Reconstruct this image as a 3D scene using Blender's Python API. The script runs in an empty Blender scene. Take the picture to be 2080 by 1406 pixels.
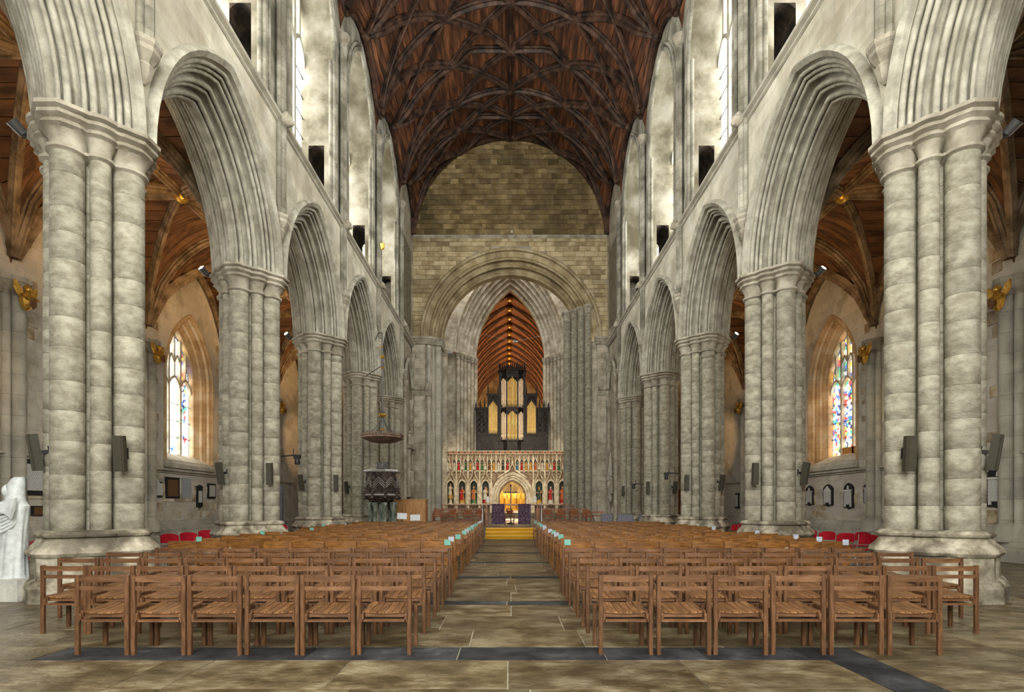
import bpy, math, random
from mathutils import Vector, Matrix
random.seed(7)
SC = bpy.context.scene
COL = SC.collection
PI = math.pi

# ------------------------------------------------------------------ camera, sky, exposure
F_PX, EYE = 1100.0, 1.45
cam_d = bpy.data.cameras.new('camera')
cam_d.sensor_width = 36.0
cam_d.lens = 36.0 * F_PX / 2080.0
cam_d.shift_x = 7.0 / 2080.0
cam_d.shift_y = 325.0 / 2080.0
cam_d.clip_end = 400
cam = bpy.data.objects.new('camera', cam_d)
COL.objects.link(cam)
cam.location = (-0.1, 0, EYE)
cam.rotation_euler = (PI / 2, 0, 0)
SC.camera = cam

world = bpy.data.worlds.new('sky')
SC.world = world
world.use_nodes = True
wn = world.node_tree
wn.nodes['Background'].inputs[0].default_value = (0.95, 0.97, 1.0, 1)
wn.nodes['Background'].inputs[1].default_value = 0.12

SC.view_settings.view_transform = 'Standard'
SC.view_settings.look = 'None'
SC.view_settings.gamma = 1.0
SC.view_settings.use_curve_mapping = False
SC.view_settings.exposure = 0.8
SC.cycles.max_bounces = 5
SC.cycles.diffuse_bounces = 3
SC.cycles.glossy_bounces = 2
SC.cycles.transmission_bounces = 2
SC.cycles.caustics_reflective = False
SC.cycles.caustics_refractive = False
SC.cycles.sample_clamp_indirect = 4.0
SC.cycles.use_denoising = True
SC.cycles.use_adaptive_sampling = True
SC.cycles.adaptive_threshold = 0.03
GLASS_E = 5.2            # brightness of the daylit panes
WEST_E = 12.0             # the tall lancets of the west front behind the camera

def lamp(name, kind, loc, energy, color=(1, 1, 1), target=None, size=0.1, angle=60, blend=0.6, size_y=None):
    d = bpy.data.lights.new(name, kind)
    d.energy = energy
    d.color = color
    if kind == 'AREA':
        d.size = size
        if size_y:
            d.shape = 'RECTANGLE'
            d.size_y = size_y
    elif kind == 'SPOT':
        d.spot_size = math.radians(angle)
        d.spot_blend = blend
        d.shadow_soft_size = size
    else:
        d.shadow_soft_size = size
    o = bpy.data.objects.new(name, d)
    COL.objects.link(o)
    o.location = loc
    if target is not None:
        o.rotation_euler = (Vector(target) - Vector(loc)).to_track_quat('-Z', 'Y').to_euler()
    return o

# lantern light of the crossing tower and lamps of the choir and transepts
lamp('tower_light', 'AREA', (0, 40.6, 25.5), 1100, (1.0, 0.96, 0.9), (0, 40.6, 0), 8.5, size_y=7.5)
lamp('choir_lamp', 'POINT', (0.0, 52.0, 9.0), 700, (1.0, 0.62, 0.30), size=0.5)
lamp('choir_lamp', 'POINT', (0.0, 61.0, 9.0), 1100, (1.0, 0.60, 0.28), size=0.5)
lamp('choir_lamp', 'POINT', (0.0, 70.0, 9.0), 1100, (1.0, 0.60, 0.28), size=0.5)
lamp('altar_lamp', 'SPOT', (0.0, 68.0, 6.5), 2600, (1.0, 0.80, 0.45), (0, 76, 2.2), 0.2, 70)
lamp('screen_lamp', 'SPOT', (-3.6, 37.5, 7.0), 650, (1.0, 0.85, 0.62), (-2.2, 45.2, 3.4), 0.15, 75)
lamp('screen_lamp', 'SPOT', (3.2, 37.5, 7.0), 650, (1.0, 0.85, 0.62), (2.2, 45.2, 3.4), 0.15, 75)
lamp('organ_lamp', 'SPOT', (0.2, 38.0, 8.5), 700, (1.0, 0.82, 0.55), (0.2, 46.0, 9.5), 0.15, 60)

# ------------------------------------------------------------------ materials
def _nt(name):
    m = bpy.data.materials.new(name)
    m.use_nodes = True
    nt = m.node_tree
    return m, nt, nt.nodes, nt.links, nt.nodes['Principled BSDF']

def mat(name, cols, scale=2.0, detail=6.0, rough=0.8, bump=0.15, bscale=14.0, coord='pos', stretch=(1, 1, 1),
        rand=0.0, spec=0.3, metal=0.0, joints=None, stain=None, jcol=None, jstr=0.5, lo=0.38, hi=0.63, courses=None):
    m, nt, N, L, P = _nt(name)
    def nd(t): return N.new(t)
    if coord == 'pos':
        src = nd('ShaderNodeNewGeometry').outputs['Position']
    else:
        src = nd('ShaderNodeTexCoord').outputs['Object']
    mp = nd('ShaderNodeMapping'); mp.inputs['Scale'].default_value = stretch
    L.new(src, mp.inputs['Vector'])
    oi = nd('ShaderNodeObjectInfo')
    vec = mp.outputs['Vector']
    if coord != 'pos' or rand > 0:
        ad = nd('ShaderNodeVectorMath'); ad.operation = 'ADD'
        ml = nd('ShaderNodeMath'); ml.operation = 'MULTIPLY'; ml.inputs[1].default_value = 37.0
        L.new(oi.outputs['Random'], ml.inputs[0])
        L.new(vec, ad.inputs[0]); L.new(ml.outputs[0], ad.inputs[1])
        vec = ad.outputs[0]
    nz = nd('ShaderNodeTexNoise'); nz.inputs['Scale'].default_value = scale; nz.inputs['Detail'].default_value = min(detail, 7)
    nz.inputs['Roughness'].default_value = 0.62
    L.new(vec, nz.inputs['Vector'])
    rp = nd('ShaderNodeValToRGB')
    el = rp.color_ramp.elements
    n = len(cols)
    el[0].position = lo; el[0].color = (*cols[0], 1)
    el[1].position = hi if n > 1 else 1; el[1].color = (*cols[-1], 1)
    for i in range(1, n - 1):
        e = el.new(lo + (hi - lo) * i / (n - 1)); e.color = (*cols[i], 1)
    L.new(nz.outputs['Fac'], rp.inputs['Fac'])
    col = rp.outputs['Color']
    def mix(fac, a, b, mode='MIX', fval=None):
        x = nd('ShaderNodeMix'); x.data_type = 'RGBA'; x.blend_type = mode
        if fac is not None: L.new(fac, x.inputs['Factor'])
        if fval is not None: x.inputs['Factor'].default_value = fval
        for v, s in ((a, x.inputs[6]), (b, x.inputs[7])):
            if isinstance(v, tuple): s.default_value = (*v, 1)
            else: L.new(v, s)
        return x.outputs[2]
    if stain:
        sc_, scol, amt = stain
        n2 = nd('ShaderNodeTexNoise'); n2.inputs['Scale'].default_value = sc_; n2.inputs['Detail'].default_value = 4
        L.new(src, n2.inputs['Vector'])
        r2 = nd('ShaderNodeValToRGB')
        r2.color_ramp.elements[0].position = 0.48; r2.color_ramp.elements[0].color = (0, 0, 0, 1)
        r2.color_ramp.elements[1].position = 0.68; r2.color_ramp.elements[1].color = (amt, amt, amt, 1)
        L.new(n2.outputs['Fac'], r2.inputs['Fac'])
        col = mix(r2.outputs['Color'], col, scol)
    hgt = None
    if joints or courses:
        sp = nd('ShaderNodeSeparateXYZ'); L.new(src, sp.inputs[0])
        am = nd('ShaderNodeMath'); am.operation = 'ADD'
        L.new(sp.outputs[0], am.inputs[0]); L.new(sp.outputs[1], am.inputs[1])
        cb = nd('ShaderNodeCombineXYZ')
        L.new(am.outputs[0], cb.inputs[0]); L.new(sp.outputs[2], cb.inputs[1])
        wob = nd('ShaderNodeTexNoise'); wob.inputs['Scale'].default_value = 1.6
        L.new(src, wob.inputs['Vector'])
        wv = nd('ShaderNodeVectorMath'); wv.operation = 'MULTIPLY_ADD'
        wv.inputs[1].default_value = (0.05, 0.05, 0); 
        L.new(wob.outputs['Color'], wv.inputs[0]); L.new(cb.outputs[0], wv.inputs[2])
        bw, bh, ms = joints if joints else (30.0, courses, 0.012)
        br = nd('ShaderNodeTexBrick')
        br.inputs['Scale'].default_value = 1.0
        br.inputs['Brick Width'].default_value = bw; br.inputs['Row Height'].default_value = bh
        br.inputs['Mortar Size'].default_value = ms; br.inputs['Mortar Smooth'].default_value = 0.6
        br.inputs['Color1'].default_value = (0.78, 0.78, 0.78, 1); br.inputs['Color2'].default_value = (1.12, 1.1, 1.06, 1)
        br.inputs['Mortar'].default_value = (0.95, 0.95, 0.95, 1)
        L.new(wv.outputs[0], br.inputs['Vector'])
        col = mix(None, col, br.outputs['Color'], 'MULTIPLY', 0.55)
        jf = nd('ShaderNodeMath'); jf.operation = 'MULTIPLY'; jf.inputs[1].default_value = jstr
        L.new(br.outputs['Fac'], jf.inputs[0])
        col = mix(jf.outputs[0], col, jcol if jcol else tuple(c * 0.45 for c in cols[0]))
        hgt = br.outputs['Fac']
    if rand > 0:
        hv = nd('ShaderNodeHueSaturation')
        mr = nd('ShaderNodeMapRange'); mr.inputs['To Min'].default_value = 1 - rand; mr.inputs['To Max'].default_value = 1 + rand
        L.new(oi.outputs['Random'], mr.inputs['Value']); L.new(mr.outputs[0], hv.inputs['Value'])
        L.new(col, hv.inputs['Color']); col = hv.outputs['Color']
    L.new(col, P.inputs['Base Color'])
    P.inputs['Roughness'].default_value = rough
    P.inputs['Metallic'].default_value = metal
    P.inputs['Specular IOR Level'].default_value = spec
    if bump > 0:
        nb = nd('ShaderNodeTexNoise'); nb.inputs['Scale'].default_value = bscale; nb.inputs['Detail'].default_value = 3
        L.new(vec, nb.inputs['Vector'])
        bp = nd('ShaderNodeBump'); bp.inputs['Strength'].default_value = bump; bp.inputs['Distance'].default_value = 0.03
        L.new(nb.outputs['Fac'], bp.inputs['Height'])
        out = bp.outputs[0]
        if hgt is not None:
            b2 = nd('ShaderNodeBump'); b2.inputs['Strength'].default_value = 0.5; b2.inputs['Distance'].default_value = 0.02; b2.invert = True
            L.new(hgt, b2.inputs['Height']); L.new(out, b2.inputs['Normal']); out = b2.outputs[0]
        L.new(out, P.inputs['Normal'])
    return m

def flat(name, c, rough=0.5, metal=0.0, spec=0.4, rand=0.0):
    return mat(name, [tuple(x * 0.85 for x in c), tuple(min(1, x * 1.12) for x in c)], scale=9, rough=rough, metal=metal, spec=spec, bump=0.04, coord='obj', rand=rand)

def emit(name, c, s):
    m, nt, N, L, P = _nt(name)
    P.inputs['Base Color'].default_value = (*c, 1)
    P.inputs['Emission Color'].default_value = (*c, 1)
    P.inputs['Emission Strength'].default_value = s
    return m

def glass(name, strength, coloured=0.0, scale=5.0, lattice=True):
    """daylit leaded glass: dark lead lines between clear or coloured pieces"""
    m, nt, N, L, P = _nt(name)
    nd = N.new
    g = nd('ShaderNodeNewGeometry')
    sp = nd('ShaderNodeSeparateXYZ'); L.new(g.outputs['Position'], sp.inputs[0])
    cb = nd('ShaderNodeCombineXYZ'); L.new(sp.outputs[1], cb.inputs[0]); L.new(sp.outputs[2], cb.inputs[1])
    vo = nd('ShaderNodeTexVoronoi'); vo.voronoi_dimensions = '2D'; vo.inputs['Scale'].default_value = scale
    L.new(cb.outputs[0], vo.inputs['Vector'])
    ve = nd('ShaderNodeTexVoronoi'); ve.voronoi_dimensions = '2D'; ve.feature = 'DISTANCE_TO_EDGE'; ve.inputs['Scale'].default_value = scale
    L.new(cb.outputs[0], ve.inputs['Vector'])
    sep = nd('ShaderNodeSeparateColor'); L.new(vo.outputs['Color'], sep.inputs[0])
    rp = nd('ShaderNodeValToRGB'); rp.color_ramp.interpolation = 'CONSTANT'
    e = rp.color_ramp.elements
    pal = [(0.0, (0.03, 0.07, 0.35)), (0.16, (0.55, 0.03, 0.03)), (0.30, (0.9, 0.86, 0.7)), (0.42, (0.85, 0.45, 0.05)),
           (0.54, (0.95, 0.97, 0.95)), (0.66, (0.03, 0.25, 0.12)), (0.76, (0.02, 0.02, 0.05)), (0.86, (0.9, 0.75, 0.3))]
    e[0].position, e[0].color = 0.0, (*pal[0][1], 1)
    e[1].position, e[1].color = pal[1][0], (*pal[1][1], 1)
    for p, c in pal[2:]:
        x = e.new(p); x.color = (*c, 1)
    L.new(sep.outputs[0], rp.inputs[0])
    # which panels are coloured: bands by height
    nz = nd('ShaderNodeTexNoise'); nz.noise_dimensions = '2D'; nz.inputs['Scale'].default_value = 1.1; nz.inputs['Detail'].default_value = 1
    L.new(cb.outputs[0], nz.inputs['Vector'])
    gt = nd('ShaderNodeMath'); gt.operation = 'LESS_THAN'; gt.inputs[1].default_value = coloured
    L.new(nz.outputs['Fac'], gt.inputs[0])
    mx = nd('ShaderNodeMix'); mx.data_type = 'RGBA'
    L.new(gt.outputs[0], mx.inputs['Factor']); mx.inputs[6].default_value = (1.0, 0.975, 0.90, 1); L.new(rp.outputs[0], mx.inputs[7])
    # leads: voronoi edges for coloured, diamond lattice for clear
    le = nd('ShaderNodeMath'); le.operation = 'GREATER_THAN'; le.inputs[1].default_value = 0.03
    L.new(ve.outputs['Distance'], le.inputs[0])
    def lat(sgn):
        a = nd('ShaderNodeMath'); a.operation = 'MULTIPLY_ADD'; a.inputs[1].default_value = sgn * 1.6
        L.new(sp.outputs[1], a.inputs[0]); L.new(sp.outputs[2], a.inputs[2])
        b = nd('ShaderNodeMath'); b.operation = 'MULTIPLY'; b.inputs[1].default_value = 6.0; L.new(a.outputs[0], b.inputs[0])
        c = nd('ShaderNodeMath'); c.operation = 'FRACT'; L.new(b.outputs[0], c.inputs[0])
        d = nd('ShaderNodeMath'); d.operation = 'GREATER_THAN'; d.inputs[1].default_value = 0.13; L.new(c.outputs[0], d.inputs[0])
        return d.outputs[0]
    ml = nd('ShaderNodeMath'); ml.operation = 'MULTIPLY'; L.new(lat(1), ml.inputs[0]); L.new(lat(-1), ml.inputs[1])
    sel = nd('ShaderNodeMix'); sel.data_type = 'FLOAT'
    L.new(gt.outputs[0], sel.inputs[0]); L.new(ml.outputs[0], sel.inputs[2]); L.new(le.outputs[0], sel.inputs[3])
    if not lattice:
        L.new(le.outputs[0], sel.inputs[2])
    st = nd('ShaderNodeMath'); st.operation = 'MULTIPLY'; st.inputs[1].default_value = strength
    L.new(sel.outputs[0], st.inputs[0])
    L.new(mx.outputs[2], P.inputs['Emission Color']); L.new(st.outputs[0], P.inputs['Emission Strength'])
    P.inputs['Base Color'].default_value = (0.02, 0.02, 0.02, 1); P.inputs['Roughness'].default_value = 0.2
    return m

def inscribed(name, ground, ink, row=0.045):
    """flat print: rows of small lettering on a slab (object space, local x and z)"""
    m, nt, N, L, P = _nt(name)
    nd = N.new
    tc = nd('ShaderNodeTexCoord')
    sp = nd('ShaderNodeSeparateXYZ'); L.new(tc.outputs['Object'], sp.inputs[0])
    cb = nd('ShaderNodeCombineXYZ'); L.new(sp.outputs[0], cb.inputs[0]); L.new(sp.outputs[2], cb.inputs[1])
    br = nd('ShaderNodeTexBrick'); br.inputs['Scale'].default_value = 1.0
    br.inputs['Brick Width'].default_value = row * 1.3; br.inputs['Row Height'].default_value = row
    br.inputs['Mortar Size'].default_value = row * 0.33; br.inputs['Mortar Smooth'].default_value = 0.1
    L.new(cb.outputs[0], br.inputs['Vector'])
    nz = nd('ShaderNodeTexNoise'); nz.inputs['Scale'].default_value = 45; L.new(tc.outputs['Object'], nz.inputs['Vector'])
    th = nd('ShaderNodeMath'); th.operation = 'LESS_THAN'; th.inputs[1].default_value = 0.52; L.new(nz.outputs['Fac'], th.inputs[0])
    iv = nd('ShaderNodeMath'); iv.operation = 'LESS_THAN'; iv.inputs[1].default_value = 0.5; L.new(br.outputs['Fac'], iv.inputs[0])
    mu = nd('ShaderNodeMath'); mu.operation = 'MULTIPLY'; L.new(th.outputs[0], mu.inputs[0]); L.new(iv.outputs[0], mu.inputs[1])
    mx = nd('ShaderNodeMix'); mx.data_type = 'RGBA'; L.new(mu.outputs[0], mx.inputs['Factor'])
    mx.inputs[6].default_value = (*ground, 1); mx.inputs[7].default_value = (*ink, 1)
    L.new(mx.outputs[2], P.inputs['Base Color']); P.inputs['Roughness'].default_value = 0.55
    return m

STONE = [(0.235, 0.222, 0.172), (0.33, 0.315, 0.25), (0.41, 0.395, 0.322)]
M = {}
M['pier'] = mat('pier_stone', STONE, 5.0, 12, 0.72, 0.45, 26, rand=0.10, stretch=(1, 1, 1.6), stain=(3.4, (0.16, 0.14, 0.10), 0.4))
M['pierfar'] = mat('pier_stone_coursed', STONE, 5.0, 12, 0.72, 0.4, 26, courses=0.47, jstr=0.5, stretch=(1, 1, 1.6), stain=(3.4, (0.16, 0.14, 0.10), 0.4))
M['arch'] = mat('arch_stone', [(0.30, 0.29, 0.24), (0.40, 0.39, 0.325), (0.49, 0.48, 0.41)], 4.0, 11, 0.75, 0.35, 24, stain=(1.1, (0.16, 0.14, 0.105), 0.5))
M['cap'] = mat('capital_stone', [(0.26, 0.235, 0.185), (0.38, 0.35, 0.285), (0.48, 0.45, 0.38)], 2.5, 8, 0.8, 0.2, 18, stain=(1.0, (0.15, 0.125, 0.09), 0.45))
M['base'] = mat('base_stone', [(0.13, 0.11, 0.08), (0.33, 0.30, 0.23), (0.60, 0.56, 0.46)], 2.4, 9, 0.85, 0.6, 9, stain=(1.4, (0.09, 0.08, 0.065), 0.7))
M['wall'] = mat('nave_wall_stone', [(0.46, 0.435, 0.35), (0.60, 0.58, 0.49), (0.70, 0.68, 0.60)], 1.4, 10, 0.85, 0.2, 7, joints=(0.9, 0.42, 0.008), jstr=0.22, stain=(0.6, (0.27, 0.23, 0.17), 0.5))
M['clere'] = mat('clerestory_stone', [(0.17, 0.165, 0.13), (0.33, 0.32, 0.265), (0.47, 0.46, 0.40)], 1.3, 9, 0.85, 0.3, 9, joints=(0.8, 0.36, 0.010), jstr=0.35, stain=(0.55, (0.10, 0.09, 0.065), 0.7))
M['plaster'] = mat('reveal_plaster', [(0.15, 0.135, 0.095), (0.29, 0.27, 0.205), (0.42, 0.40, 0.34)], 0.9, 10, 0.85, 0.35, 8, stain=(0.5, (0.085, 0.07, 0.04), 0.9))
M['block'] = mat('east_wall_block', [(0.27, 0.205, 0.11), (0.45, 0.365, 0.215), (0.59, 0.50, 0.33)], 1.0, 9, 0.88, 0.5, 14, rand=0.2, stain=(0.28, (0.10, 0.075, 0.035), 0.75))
M['blockdim'] = mat('falloff_dimmed_wall_block', [(0.13, 0.09, 0.036), (0.25, 0.182, 0.085), (0.38, 0.29, 0.15)], 1.0, 9, 0.9, 0.5, 14, rand=0.24, stain=(0.3, (0.07, 0.05, 0.022), 0.75))  # light falloff above the string course painted in as darker, browner stone
M['mortar'] = mat('wall_mortar', [(0.14, 0.125, 0.09), (0.25, 0.225, 0.17)], 3, 6, 0.95, 0.3, 20)
M['passage'] = mat('shade_toned_passage_stone', [(0.012, 0.009, 0.007), (0.035, 0.026, 0.018), (0.07, 0.05, 0.033)], 3, 7, 0.95, 0.4, 14)  # near-black: the shade inside the wall passage is put into the stone colour
M['aislewall'] = mat('aisle_wall_plaster', [(0.42, 0.385, 0.31), (0.60, 0.575, 0.51), (0.74, 0.73, 0.69)], 0.9, 11, 0.9, 0.3, 6, joints=(0.75, 0.36, 0.008), jstr=0.25, stain=(0.9, (0.33, 0.26, 0.17), 0.6))
M['aislestone'] = mat('aisle_wall_stone', [(0.27, 0.20, 0.12), (0.48, 0.40, 0.28), (0.66, 0.63, 0.56)], 1.3, 9, 0.9, 0.5, 12, rand=0.28)
M['lightstone'] = mat('dressed_stone', [(0.36, 0.35, 0.30), (0.47, 0.455, 0.39), (0.56, 0.545, 0.48)], 1.6, 8, 0.82, 0.2, 12, courses=0.55, jstr=0.35)
M['lampwarmstone'] = mat('window_reveal_stone', [(0.42, 0.29, 0.16), (0.55, 0.41, 0.25), (0.62, 0.52, 0.38)], 1.4, 8, 0.8, 0.2, 12, courses=0.5, jstr=0.3)  # orange lamp glow on the aisle window reveals is put into the stone colour
M['crossstone'] = mat('crossing_stone', [(0.29, 0.255, 0.195), (0.42, 0.385, 0.31), (0.54, 0.505, 0.43)], 1.5, 8, 0.82, 0.25, 10, joints=(0.7, 0.34, 0.012), jstr=0.45)
M['flag'] = mat('flagstone', [(0.060, 0.044, 0.020), (0.135, 0.105, 0.058), (0.25, 0.215, 0.14)], 2.6, 12, 0.36, 0.6, 14, rand=0.25, stretch=(0.9, 1.25, 1), spec=0.4, stain=(1.1, (0.10, 0.085, 0.055), 0.55))
M['flagdark'] = mat('black_marble_flag', [(0.018, 0.02, 0.025), (0.05, 0.053, 0.06), (0.20, 0.21, 0.22)], 2.6, 12, 0.52, 0.4, 9, rand=0.25, lo=0.40, hi=0.82, spec=0.2)
M['grout'] = mat('floor_mortar', [(0.42, 0.38, 0.28), (0.58, 0.54, 0.44)], 4, 6, 0.9, 0.2, 30)
M['boards'] = mat('vault_boards', [(0.034, 0.015, 0.008), (0.10, 0.039, 0.018), (0.21, 0.084, 0.037)], 1.6, 8, 0.6, 0.15, 12, rand=0.22, stretch=(3, 0.35, 1))
M['rib'] = mat('vault_rib_oak', [(0.016, 0.009, 0.006), (0.055, 0.028, 0.018), (0.11, 0.06, 0.038)], 2.2, 6, 0.5, 0.15, 14)
M['aislevault'] = mat('aisle_vault_boards', [(0.05, 0.024, 0.011), (0.11, 0.054, 0.024), (0.17, 0.088, 0.042)], 1.5, 7, 0.8, 0.15, 9, rand=0.16, stretch=(0.4, 2, 1))
M['aislerib'] = mat('aisle_rib_stone', [(0.08, 0.055, 0.032), (0.18, 0.13, 0.08), (0.28, 0.21, 0.14)], 2.0, 7, 0.8, 0.15, 12)
M['choirboard'] = mat('choir_vault_boards', [(0.22, 0.088, 0.034), (0.34, 0.145, 0.06)], 1.2, 6, 0.6, 0.1, 9, rand=0.15)
M['choirrib'] = mat('choir_vault_rib', [(0.035, 0.016, 0.009), (0.09, 0.042, 0.022)], 2.0, 6, 0.55, 0.1, 12)
M['gold'] = mat('gilding', [(0.55, 0.30, 0.05), (0.85, 0.55, 0.12)], 9, 5, 0.32, 0.3, 30, metal=0.75, spec=0.5)
M['chair'] = mat('brown_chair_wood', [(0.078, 0.036, 0.016), (0.115, 0.055, 0.026), (0.165, 0.083, 0.042)], 7, 7, 0.42, 0.08, 40, coord='obj', stretch=(6, 6, 1), rand=0.16, spec=0.4)
M['slat'] = mat('brown_slat_wood', [(0.10, 0.047, 0.022), (0.14, 0.068, 0.033), (0.19, 0.098, 0.052)], 5, 6, 0.38, 0.05, 40, coord='obj', stretch=(1, 6, 6), rand=0.2, spec=0.45)
M['seat'] = mat('chair_seat_wood', [(0.115, 0.050, 0.017), (0.20, 0.095, 0.036), (0.30, 0.155, 0.066)], 6, 7, 0.36, 0.06, 40, coord='obj', stretch=(7, 1, 1), rand=0.2, spec=0.45)
M['panel'] = mat('oak_chair_wood', [(0.11, 0.042, 0.009), (0.185, 0.078, 0.018), (0.26, 0.118, 0.031)], 5, 7, 0.38, 0.06, 40, coord='obj', stretch=(1, 6, 8), rand=0.18, spec=0.45)
M['console'] = mat('console_oak', [(0.30, 0.14, 0.04), (0.42, 0.21, 0.07), (0.50, 0.27, 0.10)], 3, 7, 0.4, 0.06, 30, coord='obj', stretch=(4, 4, 0.7), spec=0.4)
M['redwood'] = mat('mahogany', [(0.14, 0.045, 0.018), (0.27, 0.095, 0.036), (0.36, 0.14, 0.055)], 4, 6, 0.35, 0.05, 30, coord='obj', stretch=(3, 3, 1), rand=0.12, spec=0.45)
M['redseat'] = flat('rust_upholstery', (0.24, 0.075, 0.026), 0.8)
M['dark'] = mat('dark_oak_case', [(0.005, 0.004, 0.004), (0.012, 0.009, 0.009), (0.03, 0.024, 0.022)], 4, 6, 0.5, 0.2, 20, spec=0.2)
M['pipe'] = mat('gilt_pipe', [(0.62, 0.40, 0.12), (0.83, 0.58, 0.22)], 2, 4, 0.3, 0.02, 20, metal=0.35, spec=0.6, rand=0.06)
M['pipepale'] = mat('pale_pipe', [(0.58, 0.44, 0.30), (0.72, 0.57, 0.42)], 2, 4, 0.35, 0.02, 20, metal=0.25, spec=0.6, rand=0.05)
M['screen'] = mat('screen_stone', [(0.46, 0.38, 0.26), (0.64, 0.55, 0.40), (0.78, 0.70, 0.56)], 3, 8, 0.8, 0.2, 16)
M['screenback'] = mat('screen_ground_stone', [(0.14, 0.085, 0.05), (0.27, 0.185, 0.12), (0.44, 0.34, 0.23)], 9, 8, 0.85, 0.6, 26)
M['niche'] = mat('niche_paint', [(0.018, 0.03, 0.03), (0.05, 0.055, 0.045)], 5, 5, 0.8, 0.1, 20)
M['speaker'] = flat('olive_grey_casing', (0.045, 0.041, 0.026), 0.6)
M['black'] = flat('black_metal', (0.012, 0.012, 0.013), 0.4)
M['iron'] = flat('grey_iron', (0.12, 0.12, 0.125), 0.4, 0.4)
M['white'] = flat('white_plaster_cast', (0.74, 0.79, 0.82), 0.5)
M['whitebox'] = flat('white_painted_board', (0.72, 0.73, 0.70), 0.5)
M['red'] = flat('red_vinyl', (0.50, 0.010, 0.030), 0.42)
M['chrome'] = flat('pale_steel_tube', (0.62, 0.60, 0.56), 0.25, 0.6)
M['teal'] = flat('mint_card', (0.16, 0.42, 0.35), 0.6)
M['lilac'] = flat('pale_card', (0.42, 0.46, 0.56), 0.6)
M['paper'] = inscribed('printed_paper', (0.72, 0.76, 0.82), (0.25, 0.28, 0.33), 0.03)
M['carpet'] = mat('yellow_carpet', [(0.52, 0.27, 0.012), (0.68, 0.38, 0.025)], 20, 4, 0.9, 0.3, 120)
M['carpetlit'] = mat('lit_carpet_edge', [(0.78, 0.50, 0.08), (0.88, 0.62, 0.16)], 20, 4, 0.7, 0.1, 120)  # brighter yellow: light caught by the tread edges is painted into the carpet
M['slate'] = flat('black_slate', (0.022, 0.022, 0.026), 0.35)
M['marbletab'] = inscribed('inscribed_white_marble', (0.62, 0.63, 0.62), (0.20, 0.20, 0.20), 0.05)
M['greytab'] = inscribed('inscribed_grey_slab', (0.36, 0.38, 0.41), (0.22, 0.23, 0.25), 0.05)
M['brasstab'] = inscribed('inscribed_brass', (0.16, 0.085, 0.03), (0.07, 0.035, 0.015), 0.05)
M['pulpit'] = mat('pulpit_bronze', [(0.018, 0.013, 0.012), (0.055, 0.038, 0.034), (0.12, 0.09, 0.08)], 5, 6, 0.22, 0.1, 20, metal=0.35, spec=0.6)
M['silver'] = flat('silvered_moulding', (0.42, 0.41, 0.40), 0.3, 0.5)
M['greenmarble'] = mat('green_marble', [(0.05, 0.07, 0.055), (0.14, 0.17, 0.14), (0.30, 0.33, 0.29)], 3.5, 8, 0.22, 0.02, 20, stretch=(2, 2, 0.6), spec=0.5)
M['copper'] = mat('tester_oak', [(0.12, 0.075, 0.055), (0.26, 0.17, 0.13)], 5, 6, 0.5, 0.15, 25)
M['greycloth'] = flat('grey_cloth', (0.20, 0.20, 0.25), 0.9)
M['frontal'] = mat('purple_woven_cloth', [(0.045, 0.018, 0.05), (0.10, 0.06, 0.10), (0.42, 0.36, 0.40)], 26, 3, 0.9, 0.1, 60, lo=0.4, hi=0.72)
M['linen'] = flat('white_linen', (0.70, 0.66, 0.66), 0.85)
M['wax'] = flat('white_wax', (0.80, 0.78, 0.72), 0.5)
M['bulb'] = emit('lamp_glow', (1.0, 0.72, 0.38), 30)
M['skin'] = flat('painted_flesh', (0.60, 0.36, 0.24), 0.6)
for nm, c in dict(p_red=(0.42, 0.02, 0.015), p_gold=(0.55, 0.30, 0.05), p_green=(0.05, 0.16, 0.06), p_white=(0.62, 0.58, 0.48), p_blue=(0.06, 0.16, 0.22),
                  p_brown=(0.16, 0.07, 0.03), p_orange=(0.50, 0.13, 0.04), p_dark=(0.03, 0.045, 0.035)).items():
    M[nm] = flat('paint_' + nm[2:], c, 0.6)
M['clear'] = glass('clear_leaded_glass', GLASS_E, 0.0, 4.0)
M['westglass'] = glass('west_lancet_glass', WEST_E, 0.0, 4.0)
M['partcol'] = glass('part_coloured_leaded_glass', GLASS_E * 0.85, 0.42, 7.0)
M['stained'] = glass('stained_glass', GLASS_E * 0.7, 0.9, 7.5, lattice=False)

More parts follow.
